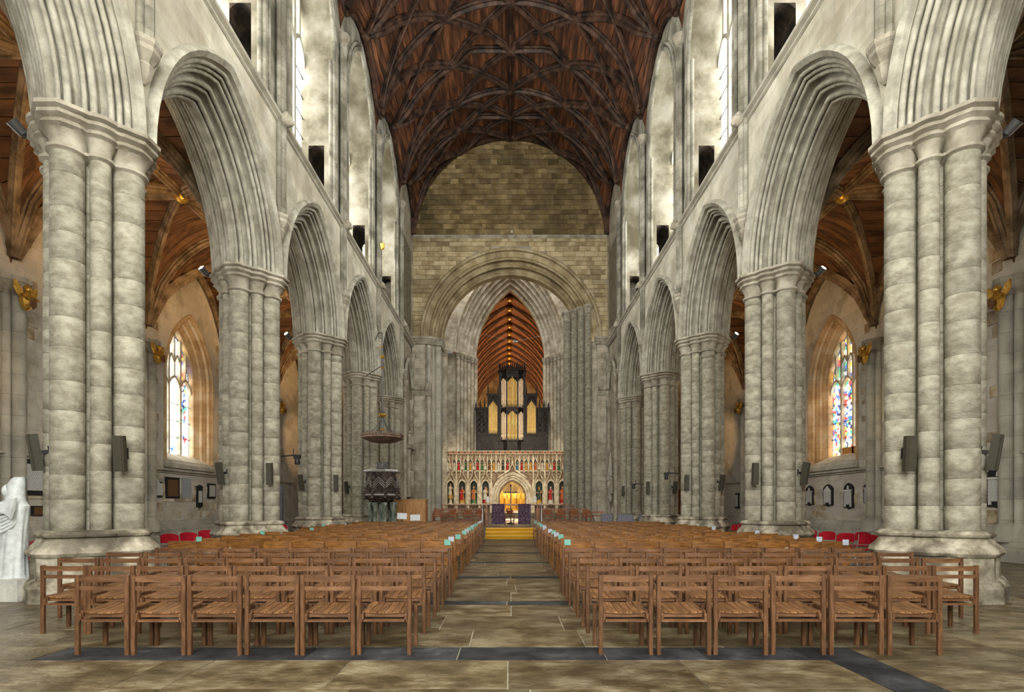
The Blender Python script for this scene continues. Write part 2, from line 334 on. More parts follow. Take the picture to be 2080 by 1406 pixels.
# ------------------------------------------------------------------ mesh helpers
class MB:
    def __init__(s):
        s.v, s.f, s.mi, s.cur = [], [], [], 0
    def pts(s, P):
        i0 = len(s.v); s.v.extend([tuple(p) for p in P]); return i0
    def face(s, idx):
        s.f.append(tuple(idx)); s.mi.append(s.cur)
    def poly(s, P):
        i = s.pts(P); s.face(range(i, i + len(P)))
    def box(s, x0, x1, y0, y1, z0, z1, T=None):
        P = [Vector((x, y, z)) for z in (z0, z1) for x, y in ((x0, y0), (x1, y0), (x1, y1), (x0, y1))]
        if T is not None: P = [T @ p for p in P]
        i = s.pts(P)
        for q in ((0, 3, 2, 1), (4, 5, 6, 7), (0, 1, 5, 4), (1, 2, 6, 5), (2, 3, 7, 6), (3, 0, 4, 7)):
            s.face([i + k for k in q])
    def cbox(s, c, d, T=None):
        s.box(c[0] - d[0] / 2, c[0] + d[0] / 2, c[1] - d[1] / 2, c[1] + d[1] / 2, c[2] - d[2] / 2, c[2] + d[2] / 2, T)
    def skin(s, rings, closed=True, caps=True):
        n = len(rings[0]); base = [s.pts(r) for r in rings]
        for a, b in zip(base, base[1:]):
            for k in range(n if closed else n - 1):
                k2 = (k + 1) % n
                s.face((a + k, a + k2, b + k2, b + k))
        if caps and closed:
            s.face([base[0] + k for k in range(n)][::-1]); s.face([base[-1] + k for k in range(n)])
    def lathe(s, prof, segs=16, c=(0, 0, 0), sx=1.0, sy=1.0, a0=0.0, lobes=None, T=None):
        rings = []
        for r, z in prof:
            R = []
            for k in range(segs):
                a = a0 + 2 * PI * k / segs
                rr = r * (1 + (lobes[1] * math.cos(lobes[0] * a) if lobes else 0))
                p = Vector((c[0] + rr * math.cos(a) * sx, c[1] + rr * math.sin(a) * sy, c[2] + z))
                R.append(T @ p if T is not None else p)
            rings.append(R)
        s.skin(rings)
    def tube(s, path, r, segs=8):
        path = [Vector(p) for p in path]; n = len(path); rings = []
        up = None
        for i, p in enumerate(path):
            t = (path[min(i + 1, n - 1)] - path[max(i - 1, 0)]).normalized()
            if up is None:
                up = t.cross(Vector((0, 0, 1)))
                if up.length < 0.01: up = Vector((1, 0, 0))
            b = (up - t * up.dot(t)).normalized(); up = b; c = t.cross(b)
            rr = r[i] if isinstance(r, (list, tuple)) else r
            rings.append([p + b * rr * math.cos(2 * PI * k / segs) + c * rr * math.sin(2 * PI * k / segs) for k in range(segs)])
        s.skin(rings)
    def sweepz(s, prof, path):
        """sweep a (side, up) profile along a path, up staying close to world Z"""
        path = [Vector(p) for p in path]; n = len(path); rings = []
        for i, p in enumerate(path):
            t = (path[min(i + 1, n - 1)] - path[max(i - 1, 0)]).normalized()
            sd = t.cross(Vector((0, 0, 1)))
            if sd.length < 1e-3: sd = Vector((1, 0, 0))
            sd.normalize(); u = sd.cross(t)
            rings.append([p + sd * a + u * b for a, b in prof])
        s.skin(rings)
    def prism(s, P2, d0, d1, plane='xz'):
        def m(a, b, d): return {'xz': (a, d, b), 'yz': (d, a, b), 'xy': (a, b, d)}[plane]
        s.skin([[m(a, b, d0) for a, b in P2], [m(a, b, d1) for a, b in P2]])
    def ball(s, c, r, segs=10, rings=6, sx=1, sy=1, sz=1):
        s.lathe([(max(1e-4, r * math.sin(PI * i / rings)), -r * sz * math.cos(PI * i / rings)) for i in range(rings + 1)], segs, c, sx, sy)
    def mesh(s, name, mats, smooth=True, ang=38):
        me = bpy.data.meshes.new(name)
        me.from_pydata(s.v, [], s.f)
        for m_ in (mats if isinstance(mats, (list, tuple)) else [mats]): me.materials.append(M[m_] if isinstance(m_, str) else m_)
        if any(s.mi): me.polygons.foreach_set('material_index', s.mi)
        import bmesh
        bm = bmesh.new(); bm.from_mesh(me); bmesh.ops.recalc_face_normals(bm, faces=bm.faces); bm.to_mesh(me); bm.free()
        if smooth:
            me.polygons.foreach_set('use_smooth', [True] * len(me.polygons))
            me.set_sharp_from_angle(angle=math.radians(ang))
        me.update()
        return me
    def build(s, name, mats, parent=None, loc=None, smooth=True, ang=38):
        return put(name, s.mesh(name, mats, smooth, ang), parent, loc)

def put(name, me, parent=None, loc=None, rot=None, scale=None):
    o = bpy.data.objects.new(name, me)
    COL.objects.link(o)
    if parent is not None: o.parent = parent
    if loc is not None: o.location = loc
    if rot is not None: o.rotation_euler = rot
    if scale is not None: o.scale = scale
    return o

def tag(o, label, cat, group=None):
    o['label'] = label; o['category'] = cat
    if group: o['group'] = group
    return o
def thing(name, label, cat, loc=(0, 0, 0), rz=0.0, group=None):
    return tag(put(name, None, None, loc, (0, 0, rz)), label, cat, group)
def struct(o, label=None):
    o['kind'] = 'structure'
    if label: o['label'] = label
    return o
def copy_tree(o, parent=None, loc=None, rz=None):
    c = o.copy(); COL.objects.link(c); c.parent = parent
    if loc is not None: c.location = loc
    if rz is not None: c.rotation_euler = (0, 0, rz)
    for ch in KIDS.get(o.name, []): copy_tree(ch, c)
    return c
KIDS = {}
def kids(o):
    """remember the children of a prototype so that copying stays fast"""
    KIDS[o.name] = list(o.children)
    for c in o.children: kids(c)
ORD = ['first', 'second', 'third', 'fourth', 'fifth', 'sixth', 'seventh', 'eighth', 'ninth', 'tenth', 'eleventh', 'twelfth',
       'thirteenth', 'fourteenth', 'fifteenth', 'sixteenth', 'seventeenth', 'eighteenth', 'nineteenth', 'twentieth']
SIDE = {-1: 'pulpit side', 1: 'side without pulpit'}

def arc_pt(mid, z0, c, r, s):
    """point of a two-centred arch: s in -1..1 from left springing over the apex to right springing"""
    th = (1 - abs(s)) * (math.acos(min(1, c / r)) if c > 0 else PI / 2)
    y = (c - r * math.cos(th))
    return (mid + (y if s <= 0 else -y), z0 + r * math.sin(th))
def arch_sweep(mb, mid, z0, c, prof, mapf, n=12):
    rings = []
    for i in range(-n, n + 1):
        rings.append([mapf(*arc_pt(mid, z0, c, r, i / n), t) for r, t in prof])
    mb.skin(rings, closed=False, caps=False)
def roll(cr, ct, rad, a0, a1, n=5):
    return [(cr + rad * math.cos(math.radians(a0 + (a1 - a0) * i / n)), ct + rad * math.sin(math.radians(a0 + (a1 - a0) * i / n))) for i in range(n + 1)]
# ------------------------------------------------------------------ the nave shell
BAY = 5.37
PY = [3.63 + BAY * k for k in range(6)]           # arcade pier lines, the last one beside the crossing
EY = 34.6                                         # west face of the crossing wall
PX, WX, AX = 6.87, 6.1, 13.1                      # pier axis, arcade wall face, aisle wall face
CAPZ, STRZ = 7.5, 11.66
NV = [(PY[i], PY[i + 1]) for i in range(5)] + [(PY[5], EY)]

# floor -----------------------------------------------------------------------------
mb = MB(); mb.box(-15, 15, -4, 80, -0.25, -0.012)
floor = struct(mb.build('floor', 'grout', smooth=False), 'worn flagstone floor with black marble strips')
unit = {}
for key in ('flag', 'flagdark'):
    mb = MB(); b = 0.006
    mb.skin([[(-.5, -.5, -.011), (.5, -.5, -.011), (.5, .5, -.011), (-.5, .5, -.011)], [(-.5, -.5, -.002), (.5, -.5, -.002), (.5, .5, -.002), (-.5, .5, -.002)],
             [(-.5 + b, -.5 + b, 0), (.5 - b, -.5 + b, 0), (.5 - b, .5 - b, 0), (-.5 + b, .5 - b, 0)]])
    unit[key] = mb.mesh('flagstone', key, smooth=False)
flags = []
rng = random.Random(3)
dark = [5.33, 8.1, 11.0, 13.9, 16.8, 19.7, 22.6]
def course(y0, y1, x0, x1, wmin, wmax, kind):
    x = x0
    while x < x1 - 0.05:
        w = rng.uniform(wmin, wmax)
        if x1 - x - w < wmin * 0.6: w = x1 - x
        flags.append((x, x + w, y0, y1, kind)); x += w
prev = 1.9
for d in dark + [24.4]:
    h = 0.23 if d == 5.33 else 0.17
    y1 = d - h
    n = max(1, round((y1 - prev) / 0.85))
    for j in range(n):
        a, b = prev + (y1 - prev) * j / n, prev + (y1 - prev) * (j + 1) / n
        if d == 5.33:
            course(a, b, -6.0, -3.3, 0.9, 1.5, 'flag'); flags.append((-3.3, -2.86, a, b, 'flag')); course(a, b, -2.86, 2.92, 0.9, 1.7, 'flag')
            flags.append((2.92, 3.36, a, b, 'flagdark')); course(a, b, 3.36, 6.0, 0.9, 1.5, 'flag')
        else:
            course(a, b, -6.0, 6.0, 0.8, 1.5, 'flag')
    if d < 24:
        course(d - h, d + h, -4.6 if d == 5.33 else -6, 3.36 if d == 5.33 else 6, 0.9, 1.5, 'flagdark')
        if d == 5.33: course(d - h, d + h, 3.36, 6.0, 1, 1.5, 'flag'); course(d - h, d + h, -6, -4.6, 1, 1.5, 'flag')
    prev = d + h
for sg in (-1, 1):
    y = 3.0
    while y < 34:
        h = rng.uniform(0.7, 1.0)
        a, b = sorted((sg * 6.0, sg * 13.0)); course(y, y + h, a, b, 0.8, 1.5, 'flag'); y += h
flags.sort(key=lambda q: (max(0, abs((q[0] + q[1]) / 2) - 5.5) * 1.2 + (q[2] + q[3]) / 2))
g = 0.006
for q in flags[:300]:
    put('flagstone', unit[q[4]], floor, ((q[0] + q[1]) / 2, (q[2] + q[3]) / 2, rng.uniform(-0.002, 0.001)), None, (q[1] - q[0] - 2 * g, q[3] - q[2] - 2 * g, 1))
for key in ('flag', 'flagdark'):
    mb = MB()
    for q in flags[300:]:
        if q[4] == key: mb.box(q[0] + g, q[1] - g, q[2] + g, q[3] - g, -0.011, rng.uniform(-0.003, 0.0))
    o = mb.build('far_flagstones', key, floor, smooth=False); o['kind'] = 'stuff'

# arcade and clerestory walls ---------------------------------------------------------
def chamfer(p0, p1, seq):
    """moulding profile along a sloping line: ('r', q) a bold roll, ('s', w, depth) a sunk slot, ('h', w, depth) a wide hollow"""
    d = Vector((p1[0] - p0[0], p1[1] - p0[1])); tot = sum(2 * q[1] if q[0] == 'r' else q[1] for q in seq)
    k = d.length / tot; d.normalize(); nn = Vector((-d[1], d[0]))
    if nn[0] < 0: nn = -nn
    o0 = Vector(p0); s_ = 0.0; out = []
    for q in seq:
        if q[0] == 'r':
            r_ = q[1] * k; c_ = o0 + d * (s_ + r_)
            out += [tuple(c_ - d * (r_ * math.cos(math.radians(t_))) - nn * (r_ * math.sin(math.radians(t_)))) for t_ in (-15, 20, 55, 90, 125, 160, 195)]
            s_ += 2 * r_
        else:
            w_ = q[1] * k
            fr = ((.1, .7), (.35, 1.0), (.65, 1.0), (.9, .7)) if q[0] == 'h' else ((.25, 1.0), (.75, 1.0))
            out += [tuple(o0 + d * (s_ + w_ * u_) + nn * (q[2] * v_)) for u_, v_ in fr]; s_ += w_
    return out
half = [(3.66, 0.0), (3.64, -.10), (3.56, -.16), (3.47, -.09), (3.48, .03)]
half += chamfer((3.44, .0), (2.84, .72), [('r', .055), ('s', .03, .09), ('r', .045), ('s', .03, .09), ('r', .05), ('h', .15, .13), ('r', .06), ('s', .03, .09), ('r', .045), ('h', .14, .12), ('r', .06), ('s', .03, .08), ('r', .04)]) + [(2.86, .77)]
APROF = half + [(r, 1.54 - t) for r, t in reversed(half[:-1])]
walls = {}
RISE = CAPZ - 0.02
def lunette(y):
    for a, b in NV:
        if a <= y <= b: return (y - (a + b) / 2) / ((b - a) / 2)
    return 1.0
def vault_z(x, y):
    ax = min(abs(x), 6.15)
    p = 18.5 + 6.5 * math.sqrt(max(0, 1 - (ax / 6.15) ** 2))
    u = lunette(y)
    ridge = 20.9 + (6.15 - ax) * 1.0
    q = 18.5 + (ridge - 18.5) * math.sqrt(max(0, 1 - min(1, abs(u)) ** 1.8))
    return max(p, min(q, 25.0))
CL_A, CL_C, CL_Z = 1.87, 1.98, 17.0              # clerestory opening: half width, centre offset, springing
CL_R = CL_A + CL_C
wno = 0
def bars(mb, pts, w, d, T): 
    """a stone bar following points (y, z) in the plane of a window"""
    for (y0, z0), (y1, z1) in zip(pts, pts[1:]):
        dy, dz = y1 - y0, z1 - z0; L_ = math.hypot(dy, dz) or 1e-6
        ny, nz = -dz / L_ * w / 2, dy / L_ * w / 2
        P = [(y0 + ny, z0 + nz), (y1 + ny, z1 + nz), (y1 - ny, z1 - nz), (y0 - ny, z0 - nz)]
        mb.skin([[T(y, z, -d / 2) for y, z in P], [T(y, z, d / 2) for y, z in P]])
def arch_top(y, a, c, z0):
    r = a + c
    return z0 + math.sqrt(max(0, r * r - (abs(y) + c) ** 2))
def make_window(T, a, c, zs, z0, lights, gm, stone_m, bar=0.13, label=None, transoms=()):
    """mullioned window; T maps (y, z, depth) into the wall"""
    global wno
    wno += 1
    w = struct(put('window_%d' % wno, None), label)
    e = [-a + 2 * a * k / lights for k in range(lights + 1)]
    for k in range(lights):
        y0, y1 = e[k], e[k + 1]
        P = [(y0, z0), (y1, z0)] + [(y, arch_top(y, a, c, zs)) for y in [y1 + (y0 - y1) * j / 6 for j in range(7)]]
        mb = MB(); mb.poly([T(y, z, 0.06) for y, z in P]); mb.build('pane', gm, w, smooth=False)
    for k in range(1, lights):
        mb = MB(); bars(mb, [(e[k], z0), (e[k], arch_top(e[k], a, c, zs))], bar, 0.2, T); mb.build('mullion', stone_m, w, smooth=False)
    lw = 2 * a / lights
    zt = zs - 0.25
    for k in range(lights):
        mb = MB(); m_ = (e[k] + e[k + 1]) / 2; hh = lw / 2
        bars(mb, [arc_pt(m_, zt, hh * 0.6, hh * 1.6, s / 4) for s in range(-4, 5)], bar * 0.8, 0.16, T)
        # upper light over each head
        zz = zt + lw * 0.95
        if zz < arch_top(m_, a, c, zs) - 0.1:
            bars(mb, [(m_, zz - lw * 0.2), (m_, arch_top(m_, a, c, zs))], bar * 0.7, 0.16, T)
            if zz + lw * 1.3 < arch_top(m_, a, c, zs):
                bars(mb, [(e[k], zz + lw * 0.5), ((e[k] + m_) / 2, zz + lw * 0.95), (m_, zz + lw * 0.5), ((m_ + e[k + 1]) / 2, zz + lw * 0.95), (e[k + 1], zz + lw * 0.5)], bar * 0.55, 0.14, T)
        mb.build('tracery', stone_m, w, smooth=False)
    mb = MB()
    z = z0 + 0.7
    while z < zs - 0.2:
        bars(mb, [(-a, z), (a, z)], 0.025, 0.03, T); z += 0.7
    mb.build('saddle_bar', 'black', w, smooth=False)
    return w

SHAFT = None
for sg in (-1, 1):
    nm = 'left' if sg < 0 else 'right'
    wall = struct(put('wall_' + nm, None), 'stone arcade wall with clerestory, %s' % SIDE[sg]); walls[sg] = wall
    mpa = lambda y, z, t: (sg * (WX + t), y, z)
    for bi, (y0, y1) in enumerate(NV[:5]):
        mid = (y0 + y1) / 2
        mb = MB(); arch_sweep(mb, mid, RISE, 1.0, APROF, mpa, 12); mb.build('arch_moulding', 'arch', wall, ang=50)
        mb = MB()
        for t in (0.0, 1.54):
            bot = [(y0, RISE)] + [arc_pt(mid, RISE, 1.0, 3.46, s / 12) for s in range(-12, 13)] + [(y1, RISE)]
            mb.skin([[mpa(y, z, t) for y, z in bot], [mpa(y, STRZ + (1.0 if t > 1 else 0), t) for y, z in bot]], closed=False)
        mb.build('spandrel', 'wall', wall, ang=30)
        # clerestory bay
        a, c, zs, z0 = CL_A, CL_C, CL_Z, STRZ
        mb = MB()
        bot = [(mid + s * a, z0) if abs(s) > 1.001 else None for s in ()]
        pts = [(mid - a, z0)] + [arc_pt(mid, zs, c, a + c, s / 10) for s in range(-10, 11)] + [(mid + a, z0)]
        tp = 22.2
        X = lambda t: sg * (6.15 + t)
        mb.skin([[(X(0), y, z) for y, z in pts[1:-1]], [(X(0), y, tp) for y, z in pts[1:-1]]], closed=False)
        for ya, yb in ((y0, mid - a), (mid + a, y1)):
            mb.poly([(X(0), ya, z0), (X(0), yb, z0), (X(0), yb, tp), (X(0), ya, tp)])
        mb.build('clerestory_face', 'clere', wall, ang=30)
        # reveals with the passage doorways
        for s_ in (-1, 1):
            yj = mid + s_ * a
            mb = MB(); d1, d2, dz = 0.30, 0.84, 14.05
            for xa, xb, za, zb in ((0, d1, z0, dz), (d2, 1.1, z0, dz), (0, 1.1, dz, zs)):
                mb.poly([(X(xa), yj, za), (X(xb), yj, za), (X(xb), yj, zb), (X(xa), yj, zb)])
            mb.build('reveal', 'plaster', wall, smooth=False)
            mb = MB()
            yo = y1 if s_ > 0 else y0
            mb.poly([(X(d1), yj, z0), (X(d1), yo, z0), (X(d1), yo, dz), (X(d1), yj, dz)])
            mb.poly([(X(d2), yj, z0), (X(d2), yo, z0), (X(d2), yo, dz), (X(d2), yj, dz)])
            mb.skin([[(X(d1 + (d2 - d1) * j / 6), yy, dz - 0.16 * (abs(j - 3) / 3) ** 2) for j in range(7)] for yy in (yj, yo)], closed=False)
            mb.poly([(X(d1), yj, z0), (X(d2), yj, z0), (X(d2), yo, z0), (X(d1), yo, z0)])
            mb.poly([(X(d1 + (d2 - d1) * j / 6), yj, dz - 0.16 * (abs(j - 3) / 3) ** 2) for j in range(4)] + [(X(d1), yj, dz)])
            mb.poly([(X(d1 + (d2 - d1) * j / 6), yj, dz - 0.16 * (abs(j - 3) / 3) ** 2) for j in range(3, 7)] + [(X(d2), yj, dz)])
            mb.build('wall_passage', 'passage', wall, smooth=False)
            mb = MB()
            for dx, dy, r in ((-0.02, 0.0, 0.075), (0.07, -0.09, 0.055), (-0.04, 0.17, 0.06)):
                mb.lathe([(r, z0), (r, zs)], 8, (X(dx), yj + s_ * (dy + 0.03), 0))
            mb.lathe([(0.13, z0), (0.13, z0 + 0.12), (0.08, z0 + 0.22)], 8, (X(0), yj + s_ * 0.03, 0))
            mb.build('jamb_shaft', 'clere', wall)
        mb = MB()
        mb.skin([[(X(t), *arc_pt(mid, zs, c, a + c, s / 10)) for s in range(-10, 11)] for t in (0, 1.1)], closed=False)
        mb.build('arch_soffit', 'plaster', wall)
        mb = MB()
        pr = roll(a + c + 0.03, -0.02, 0.075, 90, -200, 6) + [(a + c + 0.12, 0.0)] + roll(a + c + 0.2, -0.04, 0.06, 60, -200, 5) + [(a + c + 0.27, 0.01)]
        arch_sweep(mb, mid, zs, c, pr, lambda y, z, t: (X(t), y, z), 10); mb.build('window_arch_moulding', 'clere', wall, ang=60)
        mb = MB(); mb.poly([(X(-0.05), y0, z0), (X(1.1), y0, z0), (X(1.1), y1, z0), (X(-0.05), y1, z0)]); mb.build('passage_floor', 'clere', wall, smooth=False)
        make_window(lambda y, z, d: (sg * (7.18 + d), mid + y, z), a, c, zs, z0 + 0.5, 4, 'clear', 'lightstone', 0.15,
                    'tall clerestory window of clear leaded glass, %s' % SIDE[sg])
    # last narrow bay: blind wall beside the crossing
    mb = MB(); mb.box(*sorted((sg * 6.2, sg * 7.6)), PY[5] + 0.4, EY + 0.1, 0, 22.2); mb.build('blind_wall', 'crossstone', wall, smooth=False)
    mb = MB()
    for yy, zt_ in ((31.9, 8.4), (33.9, 7.6), (34.35, 10.6)):
        mb.lathe([(0.17, 0), (0.17, 0.5), (0.12, 0.7), (0.12, zt_), (0.15, zt_ + 0.05), (0.13, zt_ + 0.12), (0.22, zt_ + 0.35), (0.22, zt_ + 0.45)], 10, (sg * 6.12, yy, 0))
    mb.build('blind_shaft', 'cap', wall)
    mb = MB(); arch_sweep(mb, 32.9, 8.8, 0.5, [(1.75, 0.0), (1.72, -.12), (1.6, -.12), (1.55, 0.0), (1.5, .02)], mpa, 8); mb.build('blind_arch', 'arch', wall)
    mb = MB(); mb.box(*sorted((sg * 6.17, sg * 6.21)), 31.6, 34.2, 12.6, 17.5); mb.build('blind_panel', 'mortar', wall, smooth=False)  # flat darker panel just proud of the wall face, no hollow cut
    # string course
    mb = MB()
    prof = [(0.06, -0.16), (-0.06, -0.10), (-0.05, -0.04), (-0.14, 0.0), (-0.16, 0.05), (-0.09, 0.10), (0.06, 0.14)]
    mb.skin([[(sg * (WX + a_), y, STRZ + b_) for a_, b_ in prof] for y in (PY[0] - 2, EY)]); mb.build('string_course', 'lightstone', wall, ang=20)
    for i, y in enumerate(PY):
        mb = MB()
        for dy, r, dx in ((0, .095, -.10), (-.13, .06, -.05), (.13, .06, -.05)):
            mb.lathe([(r, 9.05), (r, 18.2)], 8, (sg * (WX + dx), y + dy, 0))
        mb.build('wall_shaft', 'clere', wall)
        mb = MB(); mb.lathe([(.03, 8.45), (.10, 8.55), (.16, 8.72), (.13, 8.78), (.24, 8.93), (.24, 9.0), (.28, 9.05), (.28, 9.12)], 8, (sg * (WX - .02), y, 0), a0=PI / 8)
        mb.build('shaft_corbel', 'cap', wall, ang=25)
        mb = MB(); mb.ball((sg * (WX - .2), y, STRZ + .02), .17, 10, 6, 1, 1.1, 1.0); mb.ball((sg * (WX - .32), y, STRZ - .05), .08, 8, 5); mb.ball((sg * (WX - .24), y - .13, STRZ + .09), .07, 8, 5); mb.ball((sg * (WX - .24), y + .13, STRZ + .09), .07, 8, 5)
        mb.build('carved_head', 'cap', wall)
        mb = MB(); mb.lathe([(.10, 18.1), (.14, 18.15), (.12, 18.22), (.24, 18.42), (.26, 18.55)], 8, (sg * (WX - .06), y, 0)); mb.build('vault_corbel', 'cap', wall, ang=25)

# nave vault: oak boards and ribs ------------------------------------------------------
NXS = 44
xs = [-6.15 * math.cos(PI * (0.012 + 0.976 * i / NXS)) for i in range(NXS + 1)]
mb = MB()
ys = []
for a, b in NV: ys += [a + (b - a) * j / 10 for j in range(10)]
ys.append(EY)
mb.skin([[(x, y, vault_z(x, y) + 0.09) for x in xs] for y in ys], closed=False)
ceiling = struct(mb.build('ceiling', 'boards'), 'dark oak ribbed vault over the nave')
for a, b in NV[1:]:
    yy = [a + (b - a) * j / 10 for j in range(11)]
    for i in range(NXS):
        xa, xb = xs[i] + 0.008, xs[i + 1] - 0.008
        mb = MB(); mb.skin([[(xa, y, vault_z(xa, y)), (xb, y, vault_z(xb, y))] for y in yy], closed=False)
        mb.build('board', 'boards', ceiling)
RP = [(-.15, .08), (-.15, -.03), (-.09, -.09), (-.10, -.16), (-.03, -.27), (.03, -.27), (.10, -.16), (.09, -.09), (.15, -.03), (.15, .08)]
def rib(x0, y0, x1, y1, n=10, prof=RP, matn='rib', par=None, zf=vault_z, off=0.03):
    P = []
    for i in range(n + 1):
        x, y = x0 + (x1 - x0) * i / n, y0 + (y1 - y0) * i / n
        P.append((x, y, zf(x, y) - off))
    mb = MB(); mb.sweepz(prof, P); mb.build('rib', matn, par or ceiling, ang=25)
boss_me = MB(); boss_me.lathe([(.05, -.30), (.17, -.24), (.20, -.12), (.13, 0), (.10, .1)], 8, lobes=(4, .12)); boss_me = boss_me.mesh('boss', 'rib')
def boss(x, y, s=1.0):
    put('boss', boss_me, ceiling, (x, y, vault_z(x, y) - 0.02), (0, 0, random.random()), (s, s, s))
for a, b in NV:
    m = (a + b) / 2
    rib(0, a, 0, b, 10)
    for h0, h1, springs in ((a, m, True), (m, b, False)):
        pier_y, mid_y = (h0, h1) if springs else (h1, h0)
        for sx in (-1, 1):
            rib(sx * 6.0, pier_y, sx * 3.0, mid_y); rib(sx * 5.9, mid_y, sx * 3.0, pier_y)
            rib(sx * 3.0, h0, 0, h1); rib(0, h0, sx * 3.0, h1)
            boss(sx * 4.5, (h0 + h1) / 2, .8); boss(sx * 1.5, (h0 + h1) / 2, .8)
    for yy in (a, m):
        rib(-3, yy, 3, yy, 14); boss(0, yy, 1.25); boss(3, yy); boss(-3, yy)
        if yy == a:
            rib(3, yy, 6.05, yy); rib(-6.05, yy, -3, yy)
        else:
            rib(3, yy, 5.9, yy); rib(-5.9, yy, -3, yy)
            for sx in (-1, 1):
                mb = MB(); mb.ball((sx * 5.95, yy, vault_z(6, yy) - .15), .2, 8, 5); mb.build('boss', 'rib', ceiling)
    for sx in (-1, 1):   # wall rib
        mb = MB(); mb.tube([(sx * 6.05, a + (b - a) * j / 12, vault_z(6.05, a + (b - a) * j / 12) - .05) for j in range(13)], .09, 6); mb.build('rib', 'rib', ceiling)
mb = MB(); mb.sweepz([(-.14, .2), (-.14, -.2), (.14, -.26), (.14, .2)], [(x, EY - 0.14, vault_z(x, EY)) for x in xs]); mb.build('rib', 'rib', ceiling, ang=25)
mb = MB(); mb.box(-8, 8, -6.2, EY, 26.2, 26.4); mb.build('roof_deck', 'boards', ceiling, smooth=False)
west = struct(put('wall_west', None), 'west front with tall lancet windows')
mb = MB(); mb.box(-14, 14, -6.4, -6.0, 0, 26.3)
for sg in (-1, 1): mb.box(*sorted((sg * 6.15, sg * 7.6)), -6.2, PY[0] - .4, 0, 26.3); mb.box(*sorted((sg * 7.0, sg * 14)), 1.7, 2.0, 0, 12)
mb.build('wall_face', 'wall', west, smooth=False)
for zlo, zhi in ((4.2, 10.2), (12.6, 19.0)):
    for k in range(5): make_window(lambda y, z, d: (-4.4 + 2.2 * k + y, -5.96 - d * .5, z), .8, .7, zhi - (.5 * abs(k - 2) if zlo > 11 else 0), zlo, 1, 'westglass', 'lightstone', .1, 'lancet window of the west front')

